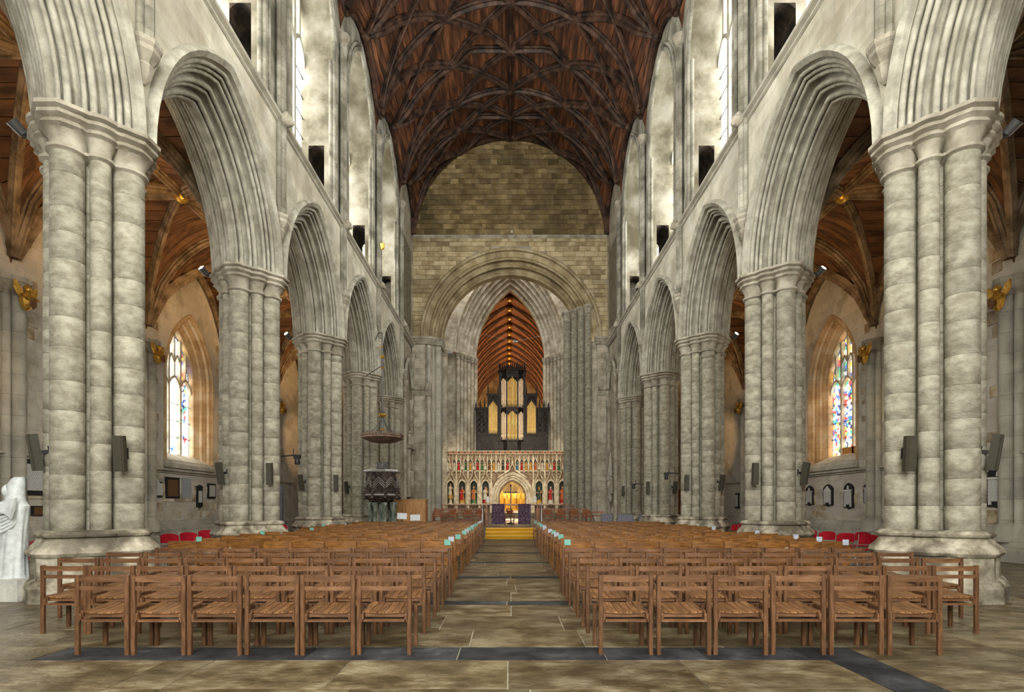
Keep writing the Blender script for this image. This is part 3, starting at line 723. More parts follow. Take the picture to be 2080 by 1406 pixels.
# aisles ---------------------------------------------------------------------------------
def aisle_z(ax, y):
    u = min(1, abs(ax - 10.25) / 2.9)
    v = 1.0
    for a, b in NV:
        if a <= y <= b: v = abs(y - (a + b) / 2) / ((b - a) / 2)
    f = lambda q: 7.45 + 3.9 * math.sqrt(max(0, 1 - q ** 1.7))
    return max(f(u), f(min(1, v)))
ARP = [(-.13, .1), (-.13, -.02), (-.09, -.06), (-.10, -.11), (-.04, -.16), (-.03, -.21), (.03, -.21), (.04, -.16), (.10, -.11), (.09, -.06), (.13, -.02), (.13, .1)]
AW_A, AW_C, AW_Z, AW_S = 1.6, 1.4, 6.6, 3.25
arng = random.Random(5)
for sg in (-1, 1):
    nm = 'aisle_left' if sg < 0 else 'aisle_right'
    aw = struct(put('wall_' + nm, None), 'whitewashed rubble aisle wall, %s' % SIDE[sg])
    av = struct(put('ceiling_' + nm, None), 'brown ribbed aisle vault, %s' % SIDE[sg])
    for bi, (y0, y1) in enumerate(NV):
        mid = (y0 + y1) / 2
        axs = [7.3 + 5.85 * j / 16 for j in range(17)]
        nst = 19
        for k in range(nst):
            ya, yb = y0 + (y1 - y0) * k / nst + 0.006, y0 + (y1 - y0) * (k + 1) / nst - 0.006
            mb = MB(); mb.skin([[(sg * x, y, aisle_z(x, y)) for x in axs] for y in (ya, yb)], closed=False); mb.build('vault_board', 'aislevault', av)
        mb = MB(); mb.box(*sorted((sg * 7.2, sg * 14.0)), y0, y1, 11.6, 11.8); mb.build('vault_back', 'aislevault', av, smooth=False)
        def arib(xa, ya, xb, yb, n=12):
            P = [(sg * (xa + (xb - xa) * i / n), ya + (yb - ya) * i / n) for i in range(n + 1)]
            mb = MB(); mb.sweepz(ARP, [(x, y, aisle_z(abs(x), y) - .03) for x, y in P]); mb.build('rib', 'aislerib', av, ang=25)
        arib(7.35, y0, 13.1, y0); arib(7.4, y0, 13.1, y1, 16); arib(13.1, y0, 7.4, y1, 16)
        arib(7.4, mid, 13.1, mid); arib(10.25, y0, 10.25, y1); arib(13.0, y0 + .05, 13.0, y1 - .05)
        mb = MB(); mb.ball((sg * 10.25, mid, aisle_z(10.25, mid) - .15), .22, 10, 6); mb.build('boss', 'gold', av)
        # wall round the window
        X = lambda t: sg * (AX + t)
        a, c, zs, z0 = AW_A, AW_C, AW_Z, AW_S
        if bi == 5: 
            mb = MB(); mb.poly([(X(0), y0, 0), (X(0), y1 + 3, 0), (X(0), y1 + 3, 12), (X(0), y0, 12)]); mb.build('wall_face', 'aislewall', aw, smooth=False); continue
        mb = MB()
        mb.poly([(X(0), y0, 0), (X(0), y1, 0), (X(0), y1, z0), (X(0), y0, z0)])
        for ya, yb in ((y0, mid - a), (mid + a, y1)):
            mb.poly([(X(0), ya, z0), (X(0), yb, z0), (X(0), yb, 12), (X(0), ya, 12)])
        ar = [arc_pt(mid, zs, c, a + c, s / 10) for s in range(-10, 11)]
        mb.skin([[(X(0), y, z) for y, z in ar], [(X(0), y, 12) for y, z in ar]], closed=False)
        mb.build('wall_face', 'aislewall', aw, smooth=False)
        # splayed and moulded reveal
        R = a + c
        prof = [(R + .12, 0), (R + .10, -.06), (R + .03, -.07), (R, 0)] + roll(R - .06, .08, .06, -60, -200, 4) + [(R - .06, .2), (R - .16, .24)] + roll(R - .2, .32, .05, -60, -200, 4) + [(R - .22, .42), (R - .34, .50)] + roll(R - .38, .56, .05, -60, -200, 4) + [(R - .44, .72)]
        rings = []
        for s in range(-11, 12):
            ring = []
            for r, t in prof:
                y, z = arc_pt(mid, zs, c, r, max(-1, min(1, s / 10)))
                if abs(s) == 11: z = z0 - 0.02
                ring.append((X(t), y, z))
            rings.append(ring)
        mb = MB(); mb.skin(rings, closed=False, caps=False); mb.build('window_reveal', 'lampwarmstone', aw, ang=45)
        mb = MB(); mb.prism([(AX - .1, 2.95), (AX + .75, 2.95), (AX + .75, 3.62), (AX + .62, 3.58), (AX, 3.22), (AX - .1, 3.12)], mid - a - .15, mid + a + .15, 'xz')
        mb.v = [(sg * x, y, z) for x, y, z in mb.v]; mb.build('window_sill', 'lightstone', aw, ang=20)
        make_window(lambda y, z, d: (sg * (AX + .70 + d), mid + y, z), a - .42, c + .0, zs - .1, 3.6, 3, 'partcol' if sg < 0 else 'stained', 'lightstone', 0.11,
                    ('clear leaded aisle window with a few coloured panels' if sg < 0 else 'coloured stained-glass aisle window') + ', bay %d from the crossing' % (5 - bi))
        if sg > 0 and bi == 3:
            mb = MB(); mb.box(AX + .60, AX + .64, mid - 1.1, mid + .3, 3.6, 3.88); mb.build('sill_board', 'console', aw, smooth=False)
        # rubble stones showing through the render
        if bi in (2, 3):
            z = 0.95
            while z < 9.4:
                h = arng.uniform(.26, .42); y = y0 + .3
                while y < y1 - .3:
                    w = arng.uniform(.3, .75)
                    yc = y + w / 2 - mid
                    free = not (abs(yc) < a + .25 + w / 2 and z > 2.4) and not (2.4 < z + h and z < 3.1)
                    if z + h > zs and free and z + h > 7.3 + 3.9 * math.sqrt(max(0, 1 - (abs(yc) / 2.7) ** 2)) - .5: free = False
                    if free and arng.random() < (.62 if z > 3 else .42) and y + w < y1 - .25:
                        p = arng.uniform(.012, .035)
                        mb = MB(); b = .02
                        o_ = [(y + .02, z + .015), (y + w - .02, z + .015 + arng.uniform(-.02, .02)), (y + w - .015, z + h - .02), (y + .015, z + h - .02 + arng.uniform(-.02, .02))]
                        cy_, cz_ = y + w / 2, z + h / 2
                        inn = [(cy_ + (q[0] - cy_) * (1 - 2 * b / w), cz_ + (q[1] - cz_) * (1 - 2 * b / h)) for q in o_]
                        mb.skin([[(X(.01), *q) for q in o_], [(X(-p * .5), *q) for q in o_], [(X(-p), *q) for q in inn]]); mb.build('stone', 'aislestone', aw, smooth=False)
                    y += w
                z += h
    mb = MB()
    sp_ = [(0.05, -.10), (-.06, -.06), (-.05, -.02), (-.14, .02), (-.14, .07), (.05, .13)]
    mb.skin([[(sg * (AX + p), y, 2.80 + q) for p, q in sp_] for y in (2, 33)]); mb.build('string_course', 'lightstone', aw, ang=20)
    mb = MB()
    pl = [(0.05, 0), (-.55, 0), (-.55, .32), (-.50, .36), (-.34, .38), (-.34, .56), (-.12, .72), (-.06, .86), (.05, .9)]
    mb.skin([[(sg * (AX + p), y, q) for p, q in pl] for y in (2, 33)]); mb.build('wall_bench', 'lightstone', aw, ang=20)
    for i, y in enumerate(PY):
        for dy, r, dx in ((0, .16, -.18), (-.24, .10, -.07), (.24, .10, -.07)):
            mb = MB(); mb.lathe([(r * 2, .5), (r * 2, .7), (r * 1.7, .78), (r * 1.7, .86), (r * 1.25, .96), (r, 1.0), (r, 7.0)], 12, (sg * (AX + dx), y + dy, 0)); mb.build('respond_shaft', 'lightstone', aw)
        mb = MB()
        for dy, r, dx in ((0, .16, -.18), (-.24, .10, -.07), (.24, .10, -.07)):
            mb.lathe([(r, 6.98), (r + .04, 7.02), (r, 7.07), (r + .02, 7.15), (r + .10, 7.32), (r + .13, 7.34), (r + .13, 7.48)], 8, (sg * (AX + dx), y + dy, 0), a0=PI / 8)
        mb.build('respond_capital', 'cap', aw, ang=25)
# ------------------------------------------------------------------ piers
LOBES = [(.56, 0, .225, 1), (-.56, 0, .225, 1), (0, .56, .225, 1), (0, -.56, .225, 1)] + [(sx * .37, sy * .37, .14, 0) for sx in (-1, 1) for sy in (-1, 1)]
def outline(d, octa, n=112):
    out = []
    for k in range(n):
        a = 2 * PI * k / n; dx, dy = math.cos(a), math.sin(a); best = 0.43
        for cx, cy, r, big in LOBES:
            R = r + d
            if octa and big:
                te, tx = -1e9, 1e9
                for j in range(8):
                    nx, ny = math.cos(j * PI / 4), math.sin(j * PI / 4)
                    den = nx * dx + ny * dy; num = R + nx * cx + ny * cy
                    if den > 1e-9: tx = min(tx, num / den)
                    elif den < -1e-9: te = max(te, num / den)
                    elif num < 0: te = 1e9
                if te <= tx: best = max(best, tx)
            else:
                bq = cx * dx + cy * dy; disc = bq * bq - (cx * cx + cy * cy - R * R)
                if disc > 0: best = max(best, bq + math.sqrt(disc))
        out.append((dx * best, dy * best))
    return out
def stack(spec):
    mb = MB(); mb.skin([[(x, y, z) for x, y in outline(d, o)] for d, z, o in spec]); return mb
cap_me = stack([(-.02, 6.86, 0), (.0, 6.88, 0), (.05, 6.91, 0), (.055, 6.95, 0), (.0, 6.99, 0), (.01, 7.08, 0), (.06, 7.19, 1), (.12, 7.225, 1), (.09, 7.295, 1), (.16, 7.34, 1), (.16, 7.39, 1), (.13, 7.41, 1), (.20, 7.44, 1), (.20, 7.50, 1)]).mesh('capital', 'cap', ang=32)
base_me = stack([(.15, .66, 1), (.20, .68, 0), (.225, .73, 0), (.20, .79, 0), (.12, .87, 0), (.07, .95, 0), (.11, .975, 0), (.12, 1.01, 0), (.08, 1.05, 0), (.0, 1.07, 0)]).mesh('base', 'base', ang=40)
plinth_me = stack([(.27, 0, 1), (.27, .22, 1), (.22, .30, 1), (.16, .33, 1), (.155, .67, 1)]).mesh('plinth', 'base', ang=32)
core = MB(); core.lathe([(.43, 1.0), (.43, 6.95)], 8, a0=PI / 8); core_me = core.mesh('core', 'pierfar', ang=20)
def cyl(r, z0, z1, m_, segs=20, name='shaft'):
    mb = MB(); mb.lathe([(r, z0), (r, z1)], segs); return mb.mesh(name, m_)
far_big, far_small = cyl(.225, 1.0, 6.95, 'pierfar'), cyl(.14, 1.0, 6.95, 'pierfar', 14)
in_big, in_small = cyl(.221, 1.0, 6.95, 'mortar'), cyl(.136, 1.0, 6.95, 'mortar', 14)
hs = [.38, .46, .52, .42]
def drum(r, h, segs):
    mb = MB(); e = .004; mb.lathe([(r - e, .001), (r, .001 + e), (r, h - .001 - e), (r - e, h - .001)], segs); return mb.mesh('drum', 'pier', ang=60)
drum_me = {(b, h): drum(.225 if b else .14, h, 22 if b else 14) for b in (0, 1) for h in hs}
def fill_pier(root, near):
    put('capital', cap_me, root); put('base', base_me, root); put('plinth', plinth_me, root); put('core', core_me, root)
    for cx, cy, r, big in LOBES:
        if not near:
            put('shaft' if big else 'small_shaft', far_big if big else far_small, root, (cx, cy, 0)); continue
        s = put('shaft' if big else 'small_shaft', in_big if big else in_small, root, (cx, cy, 0))
        z = 1.03
        while z < 6.9:
            h = random.choice(hs)
            f = (6.9 - z) / h if z + h > 6.72 else 1.0
            put('drum', drum_me[(big, h)], s, (0, 0, z), (0, 0, random.random() * 6), (1, 1, f)); z += h * f
            if f != 1.0: break
for sg in (-1, 1):
    for i, y in enumerate(PY):
        if i == 0:
            p = put('pier', None, walls[sg], (sg * PX, y, 0)); 
            mb = MB(); mb.skin([[(a, b, z) for a, b in outline(d, o)] for d, z, o in ((.28, 0, 1), (.25, .7, 1), (0, 1.05, 0), (0, 6.9, 0), (.18, 7.4, 1), (.2, 7.5, 1))]); p.data = None
            bpy.data.objects.remove(p); mb.build('pier', 'pierfar', walls[sg], (sg * PX, y, 0)); continue
        root = thing('clustered_pier', 'clustered stone pier, %s from the crossing on the %s' % (ORD[5 - i], SIDE[sg]), 'pillar', (sg * PX, y, 0), 0, 'piers of the nave arcades')
        fill_pier(root, i in (1, 2, 3))

# ------------------------------------------------------------------ crossing wall with the round arch
ACX, ACZ = 0.05, 12.2
east = struct(put('wall_east', None), 'tall coursed wall over the round crossing arch')
arcp = [arc_pt(ACX, ACZ, 0, 5.55, s / 16) for s in range(-16, 17)]
for t, m_ in ((0.035, 'crossstone'), (1.6, 'crossstone')):
    mb = MB(); Y = EY + t
    mb.skin([[(x, Y, z) for x, z in arcp], [(x, Y, 26.3) for x, z in arcp]], closed=False)
    mb.poly([(-7, Y, 0), (ACX - 5.0, Y, 0), (ACX - 5.0, Y, ACZ), (ACX - 5.55, Y, ACZ), (ACX - 5.55, Y, 26.3), (-7, Y, 26.3)])
    mb.poly([(7, Y, 0), (5.2, Y, 0), (5.2, Y, ACZ), (ACX + 5.55, Y, ACZ), (ACX + 5.55, Y, 26.3), (7, Y, 26.3)])
    mb.build('wall_core', m_, east, smooth=False)
h = [(5.74, 0), (5.74, -.12), (5.66, -.18), (5.56, -.10), (5.55, .08), (5.49, .08), (5.49, 0), (5.16, 0.0)] + roll(5.07, .06, .075, 20, -215, 6) + [(5.06, .22), (5.06, .44), (4.93, .50)]
h += roll(4.80, .50, .085, 30, -215, 6) + [(4.80, .68), (4.80, .90), (4.64, .96)] + roll(4.48, .96, .095, 30, -215, 6) + [(4.44, 1.2), (4.40, 1.5), (4.5, 1.6), (5.6, 1.6)]
mb = MB(); arch_sweep(mb, ACX, ACZ, 0, h, lambda x, z, t: (x, EY + t, z), 20); mb.build('arch_moulding', 'block', east, ang=45)
brng = random.Random(11); blocks = []
def vz(x): return 18.5 + 6.5 * math.sqrt(max(0, 1 - (min(6.14, abs(x)) / 6.15) ** 2))
z = 0.45
while z < 25.2:
    hh = brng.uniform(.26, .36); x = -6.15 - brng.random() * .4
    if 18.55 < z < 18.8: z = 18.8
    while x < 6.15:
        w = brng.uniform(.42, .95); xa, xb = max(-6.15, x), min(6.15, x + w)
        x += w
        zc = z + hh / 2
        if zc < ACZ: R = 5.0 if True else 0
        else: R = math.sqrt(max(0, 5.66 ** 2 - (max(0, z - ACZ)) ** 2)) if z - ACZ < 5.66 else 0
        for ca, cb_ in ((xa, min(xb, ACX - R)), (max(xa, ACX + R), xb)) if R > 0 else ((xa, xb),):
            if cb_ - ca < .08: continue
            if z > max(vz(ca), vz(cb_)) + .1: continue
            blocks.append((ca + .008, cb_ - .008, z + .008, z + hh - .008, brng.uniform(.0, .03)))
    z += hh
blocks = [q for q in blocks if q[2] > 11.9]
blocks.sort(key=lambda q: -(q[1] - q[0]) * (q[3] - q[2]) - (5 if q[2] > 12 else 0))
def block_mb(mb, q):
    e = .012
    mb.skin([[(x, EY + .05, zz) for x, zz in ((q[0], q[2]), (q[1], q[2]), (q[1], q[3]), (q[0], q[3]))], [(x, EY - q[4] + .012, zz) for x, zz in ((q[0], q[2]), (q[1], q[2]), (q[1], q[3]), (q[0], q[3]))],
             [(x, EY - q[4], zz) for x, zz in ((q[0] + e, q[2] + e), (q[1] - e, q[2] + e), (q[1] - e, q[3] - e), (q[0] + e, q[3] - e))]])
for q in blocks[:300]:
    mb = MB(); block_mb(mb, q); mb.build('stone_block', 'blockdim' if q[2] > 18.6 else 'block', east, smooth=False)
for m_, up_ in (('block', False), ('blockdim', True)):
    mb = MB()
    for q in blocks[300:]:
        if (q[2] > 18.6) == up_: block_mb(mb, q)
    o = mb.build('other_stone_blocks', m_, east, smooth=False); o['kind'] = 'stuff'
mb = MB(); mb.skin([[(x, EY - a_, 18.65 + b_) for a_, b_ in ((-.1, -.12), (.05, -.1), (.16, 0), (.16, .06), (-.1, .14))] for x in (-6.1, 6.1)]); mb.build('string_course', 'cap', east, ang=20)
mb = MB(); mb.cbox((0.1, EY - .2, 18.86), (.1, .08, .12)); mb.build('beam_detector', 'whitebox', east)
# responds of the round arch
mb = MB(); mb.box(-6.15, -5.32, EY - .16, EY + .4, 0, 11.75); mb.box(5.45, 6.15, EY - .16, EY + .4, 0, 11.75); mb.build('pilaster', 'crossstone', east, smooth=False)
for x, y, r in ((-5.12, EY - .02, .13), (-4.86, EY + .18, .10), (-4.60, EY + .42, .21)):
    mb = MB(); mb.lathe([(r + .12, 0), (r + .12, .5), (r + .06, .6), (r, .8), (r, 11.75)], 14, (x, y, 0)); mb.build('respond_shaft', 'lightstone', east)
mb = MB(); mb.box(-6.2, -4.75, EY + .1, EY + 1.5, 0, 11.8); mb.box(-4.8, -4.45, EY + .55, EY + 1.5, 0, 11.8); mb.build('respond', 'crossstone', east, smooth=False)
for xa, xb, yo in ((-6.2, -5.25, -.22), (-5.3, -4.95, -.2), (-5.0, -4.72, -.04), (-4.9, -4.33, .12), (5.38, 6.2, -.22)):
    mb = MB(); P = [(0, 11.72), (.05, 11.76), (.03, 11.84), (.10, 11.95), (.10, 12.02), (.15, 12.06), (.15, 12.2)]
    mb.skin([[(xa - d * .6, EY + yo - d, zz), (xb + d * .6, EY + yo - d, zz), (xb + d * .6, EY + 1.5, zz), (xa - d * .6, EY + 1.5, zz)] for d, zz in P]); mb.build('respond_capital', 'cap', east, ang=20)
for xa, xb in ((-6.1, -5.35), (-5.3, -4.95), (5.5, 6.15)):
    mb = MB(); mb.skin([[(xa, EY - d, zz), (xb, EY - d, zz), (xb, EY + .1, zz), (xa, EY + .1, zz)] for d, zz in ((.17, 8.45), (.22, 8.5), (.30, 8.62), (.34, 8.75), (.42, 8.80), (.42, 9.0), (.17, 9.02), (.17, 9.3))]); mb.build('bracket', 'cap', east, ang=20)
# the tall later pier that swallows the right end of the arch
for i, (x, y, r) in enumerate(((3.78, 36.1, .27), (4.17, 35.6, .21), (4.56, 35.15, .21), (4.95, 34.75, .22))):
    mb = MB(); mb.lathe([(r + .20, 0), (r + .20, .55), (r + .12, .66), (r + .14, .75), (r + .04, .9), (r, 1.0), (r, 13.75)], 18, (x, y, 0)); mb.build('tall_shaft', 'pierfar', east)
    mb = MB(); mb.lathe([(r, 13.7), (r + .05, 13.76), (r, 13.82), (r + .02, 13.95), (r + .10, 14.15), (r + .13, 14.18), (r + .13, 14.32)], 10, (x, y, 0)); mb.build('tall_capital', 'cap', east, ang=30)
mb = MB(); mb.prism([(3.75, 36.9), (3.75, 36.2), (4.95, 34.85), (5.25, EY + .02), (6.2, EY + .02), (6.2, 36.9)], 0, 14.1, 'xy'); mb.build('tall_pier_core', 'crossstone', east, smooth=False)

# ------------------------------------------------------------------ crossing and choir beyond
cr = struct(put('wall_crossing', None), 'crossing walls with a pointed arch into the choir')
for sg in (-1, 1):
    pts = [(36.4, 12.0)] + [arc_pt(40.8, 12.0, 2.0, 5.4, s / 8) for s in range(-8, 9)] + [(45.0, 12.0)]
    mb = MB(); mb.skin([[(sg * 6.1, y, z) for y, z in pts], [(sg * 6.1, y, 26.2) for y, z in pts]], closed=False)
    for ya, yb in ((36.0, 37.4), (44.2, 45.2)): mb.box(*sorted((sg * 6.1, sg * 7.4)), ya, yb, 0, 12.0)
    mb.build('side_wall', 'crossstone', cr, smooth=False)
    mb = MB(); arch_sweep(mb, 40.8, 12.0, 2.0, [(5.55, 0), (5.5, -.1), (5.4, 0)] + roll(5.3, .1, .1, -60, -210) + [(5.2, .5)] + roll(5.0, .6, .1, -60, -210) + [(4.9, 1.2)], lambda y, z, t: (sg * (6.1 + t), y, z), 10); mb.build('side_arch', 'arch', cr, ang=50)
    mb = MB(); mb.box(*sorted((sg * 14, sg * 14.3)), 33, 49, 0, 26); mb.box(*sorted((sg * 6.2, sg * 14)), 46.2, 46.5, 0, 26); mb.box(*sorted((sg * 7.4, sg * 14)), 34.7, 35.0, 0, 26); mb.box(*sorted((sg * 6.2, sg * 14)), 34, 47, 26, 26.2); mb.build('transept_wall', 'crossstone', cr, smooth=False)
mb = MB(); mb.box(-7, 7, 34.7, 49, 26.2, 26.4); mb.build('tower_ceiling', 'rib', cr, smooth=False)
EA, EC, EZ, EYF = 2.92, 4.83, 14.25, 45.0
steps = []
for k in range(6): steps.append((EA + .27 * k, 2.15 - .36 * k))     # half width, depth from the west face
prof = [(EC + 6.1, 0.0), (EC + 4.62, 0.0), (EC + 4.60, -.1), (EC + 4.5, -.1)]
for a_, t_ in reversed(steps): prof += [(EC + a_ + .14, t_ - .02)] + roll(EC + a_ + .05, t_ + .05, .065, -60, -210, 4) + [(EC + a_ + .02, t_ + .24)]
prof += [(EC + EA, 2.7)]
prof = [p for p in prof if p[0] < EC + 5.0]
mb = MB(); arch_sweep(mb, 0.05, EZ, EC, prof, lambda x, z, t: (x, EYF + t, z), 14); mb.build('choir_arch_moulding', 'crossstone', cr, ang=50)
pts = [(-6.2, EZ)] + [arc_pt(.05, EZ, EC, EC + 4.55, s / 12) for s in range(-12, 13)] + [(6.2, EZ)]
mb = MB(); mb.skin([[(x, EYF, z) for x, z in pts], [(x, EYF, 26.2) for x, z in pts]], closed=False); mb.build('choir_arch_wall', 'crossstone', cr, smooth=False)
for sg in (-1, 1):
    P = [(5.45, -.35, .36)] + [(a_ + .05, t_ - .02, .165) for a_, t_ in reversed(steps)]
    mb = MB()
    for j, (a_, t_, r) in enumerate(P): mb.box(*sorted((.05 + sg * (a_ + .02), .05 + sg * 6.4)), EYF + t_ + .1, EYF + 2.8, 0, EZ)
    mb.build('choir_pier_core', 'crossstone', cr, smooth=False)
    for a_, t_, r in P:
        x, y = .05 + sg * a_, EYF + t_
        mb = MB(); mb.lathe([(r + .1, 0), (r + .1, 1.2), (r, 1.5), (r, EZ - .5)], 14, (x, y, 0)); mb.build('choir_shaft', 'crossstone', cr)
        mb = MB(); mb.lathe([(r, EZ - .52), (r + .05, EZ - .47), (r, EZ - .42), (r + .02, EZ - .3), (r + .10, EZ - .12), (r + .12, EZ)], 10, (x, y, 0)); mb.build('choir_capital', 'cap', cr, ang=30)
# raised floors
mb = MB(); mb.box(-5.6, 5.6, 24.95, 46, 0, .45); mb.build('dais', 'flag', floor, smooth=False)
mb = MB(); mb.box(-6, 6, 43.6, 80, .45, .9); mb.build('choir_floor', 'flag', floor, smooth=False)
# choir vault
CY0, CY1 = 47.6, 77.5
def choir_z(x, y=0):
    c_ = 2.5; a_ = 5.2; r = a_ + c_; k = 7.9 / math.sqrt(r * r - c_ * c_)
    return 13.0 + k * math.sqrt(max(0, r * r - (min(a_, abs(x)) + c_) ** 2))
chc = struct(put('ceiling_choir', None), 'orange-brown boarded choir vault with gilded bosses')
cx = [-5.2 + 10.4 * j / 24 for j in range(25)]
for i in range(24):
    mb = MB(); xa, xb = cx[i] + .01, cx[i + 1] - .01
    mb.skin([[(x, y, choir_z(x)) for x in (xa, xb)] for y in (CY0, CY1)], closed=False); mb.build('board', 'choirboard', chc)
mb = MB(); mb.skin([[(x, y, choir_z(x) + .1) for x in cx] for y in (CY0, CY1)], closed=False); mb.build('vault_back', 'choirboard', chc)
CB = [49.8 + 2.48 * k for k in range(11)]
CRP = [(-.15, .06), (-.15, -.03), (-.08, -.07), (0, -.13), (.08, -.07), (.15, -.03), (.15, .06)]
cbm = MB(); cbm.lathe([(.06, -.62), (.22, -.55), (.30, -.40), (.22, -.25), (.12, -.1), (.10, .05)], 9, lobes=(5, .14)); cbm.ball((0, -.16, -.42), .12, 7, 4); cbm = cbm.mesh('gilt_boss', 'gold')
for y in CB:
    P = [(x, y, choir_z(x) - .02) for x in cx]
    mb = MB(); mb.sweepz(CRP, P); mb.build('rib', 'choirrib', chc, ang=25)
    for s in (-1, 1):
        for dd in (2.48,):
            if not CY0 < y + dd < CY1: continue
            mb = MB(); mb.sweepz(CRP, [(s * 5.1 * j / 10, y + dd * j / 10, choir_z(5.1 * j / 10) - .02) for j in range(11)]); mb.build('rib', 'choirrib', chc, ang=25)
    put('gilt_boss', cbm, chc, (0, y, choir_z(0) - .05), (0, 0, random.random()))
mb = MB(); mb.sweepz(CRP, [(0, y, choir_z(0) - .02) for y in (CY0, CY1)]); mb.build('rib', 'choirrib', chc, ang=25)
cw = struct(put('wall_choir', None), 'choir side walls and east end')
mb = MB()
for s in (-1, 1): mb.box(*sorted((s * 5.2, s * 5.6)), CY0, 78, 0, 14)
mb.box(-6, 6, 77.5, 78, 0, 5.2); mb.box(-6, -3.2, 77.5, 78, 5.2, 21); mb.box(3.2, 6, 77.5, 78, 5.2, 21); mb.box(-3.2, 3.2, 77.5, 78, 16, 21.5)
mb.build('choir_wall', 'block', cw, smooth=False)
make_window(lambda y, z, d: (y, 77.7 + d, z), 3.2, 2.4, 11.5, 5.2, 5, 'stained', 'lightstone', .2, 'east window of the choir seen under the screen arch')
# nave steps
for k in range(3):
    pass
# ------------------------------------------------------------------ ladder-back chairs (people face the altar: backs to us)
W, PST, HB, SD = .53, .042, .775, .40
def bx(x0, x1, y0, y1, z0, z1):
    mb = MB(); e = min(.006, (x1 - x0) / 5, (y1 - y0) / 5, (z1 - z0) / 5)
    # box with softened long edges
    P = [(x0 + e, y0), (x1 - e, y0), (x1, y0 + e), (x1, y1 - e), (x1 - e, y1), (x0 + e, y1), (x0, y1 - e), (x0, y0 + e)]
    mb.prism(P, z0, z1, 'xy'); return mb
CH = []   # (name, mesh, loc)
CH.append(('back_post', bx(-PST / 2, PST / 2, 0, PST, 0, HB).mesh('back_post', 'chair', False), [(-W / 2 + PST / 2, 0, 0), (W / 2 - PST / 2, 0, 0)]))
CH.append(('front_leg', bx(-PST / 2, PST / 2, 0, PST, 0, .43).mesh('front_leg', 'chair', False), [(-W / 2 + PST / 2, SD - PST, 0), (W / 2 - PST / 2, SD - PST, 0)]))
def slat(z0, z1, dip):
    mb = MB(); n = 6; R = []
    for j in range(n + 1):
        x = -W / 2 + PST + (W - 2 * PST) * j / n; b = dip * (1 - (2 * j / n - 1) ** 2)
        R.append([(x, .010 - b, z0), (x, .030 - b, z0), (x, .030 - b, z1), (x, .010 - b, z1)])
    mb.skin(R); return mb.mesh('back_slat', 'slat')
CH.append(('back_slat', slat(.712, .766, .014), [(0, 0, 0)])); CH.append(('back_slat', slat(.628, .668, .014), [(0, 0, 0)]))
def plank(i, n=6):
    mb = MB(); x0, x1 = -W / 2 + .05 + (W - .10) * i / n + .003, -W / 2 + .05 + (W - .10) * (i + 1) / n - .003
    def zz(x, y): return .432 - .022 * (1 - (x / (W / 2)) ** 2) + .03 * (y / SD) ** 2
    R = []
    for y in (.035, .16, .28, SD + .01):
        R.append([(x0, y, zz(x0, y) - .014), (x1, y, zz(x1, y) - .014), (x1, y, zz(x1, y)), (x0, y, zz(x0, y))])
    mb.skin(R); return mb.mesh('seat_plank', 'seat', False)
for i in range(6): CH.append(('seat_plank', plank(i), [(0, 0, 0)]))
CH.append(('seat_rail', bx(-.012, .012, .02, SD - .02, .365, .43).mesh('seat_rail', 'chair', False), [(-W / 2 + PST + .014, 0, 0), (W / 2 - PST - .014, 0, 0)]))
mb = MB(); mb.box(-W / 2 + .07, W / 2 - .07, .05, .062, .362, .402); mb.box(-W / 2 + .055, W / 2 - .055, .02, .30, .330, .338); mb.box(-W / 2 + .055, W / 2 - .055, .006, .028, .322, .344); mb.box(-W / 2 + .045, -W / 2 + .065, .006, .03, .322, .405); mb.box(W / 2 - .065, W / 2 - .045, .006, .03, .322, .405)
CH.append(('book_shelf', mb.mesh('book_shelf', 'slat', False), [(0, 0, 0)]))
def chair_parts(root, spec):
    for nm, me, locs in spec:
        for l in locs: put(nm, me, root, l)
crng = random.Random(21)
RD = [5.26, 6.13, 7.02, 7.88, 8.72]
NUM = [6, 8, 9, 9, 9]
for sg in (-1, 1):
    for r, (d, n) in enumerate(zip(RD, NUM)):
        edge, pitch = (.935, .5485) if sg < 0 else (.86, .562)
        if r == 4: pitch = (5.70 - edge) / 9 if sg < 0 else (5.75 - edge) / 9
        for k in range(n):
            x = sg * (edge + pitch * (k + .5))
            t = thing('ladder_back_chair', 'two-slat chair, %s from aisle, %s row from back, %s' % (ORD[k], ORD[r], SIDE[sg]), 'chair',
                      (x + crng.uniform(-.004, .004), d + crng.uniform(-.012, .012) + .02 * abs(k - 3) * 0, 0), crng.uniform(-.012, .012), 'two-slat wooden chairs')
            chair_parts(t, CH)
# panel-backed oak chairs
PH = .82
def pslab():
    mb = MB(); n = 6; R = []
    for j in range(n + 1):
        x = -.25 + .5 * j / n; b = .02 * (1 - (2 * j / n - 1) ** 2)
        R.append([(x, .0 - b, .645), (x, .02 - b, .645), (x, .02 - b, PH), (x, .0 - b, PH)])
    mb.skin(R); return mb.mesh('back_panel', 'panel')
PC = [('back_panel', pslab(), [(0, 0, 0)]),
      ('back_post', bx(-.02, .02, .02, .055, 0, PH - .03).mesh('back_post', 'panel', False), [(-.235, 0, 0), (.235, 0, 0)]),
      ('front_leg', bx(-.02, .02, .38, .42, 0, .43).mesh('front_leg', 'panel', False), [(-.235, 0, 0), (.235, 0, 0)]),
      ('seat', bx(-.24, .24, .05, .44, .425, .45).mesh('seat', 'panel', False), [(0, 0, 0)]),
      ('side_rail', bx(-.012, .012, .05, .39, .36, .41).mesh('side_rail', 'panel', False), [(-.235, 0, 0), (.235, 0, 0)])]
mb = MB(); mb.box(-.2, .2, -.05, .03, .40, .41); mb.box(-.2, .2, -.055, -.045, .40, .52); mb.box(-.2, .2, .02, .03, .40, .52)
PC.append(('book_box', mb.mesh('book_box', 'panel', False), [(0, 0, 0)]))
mb = MB()
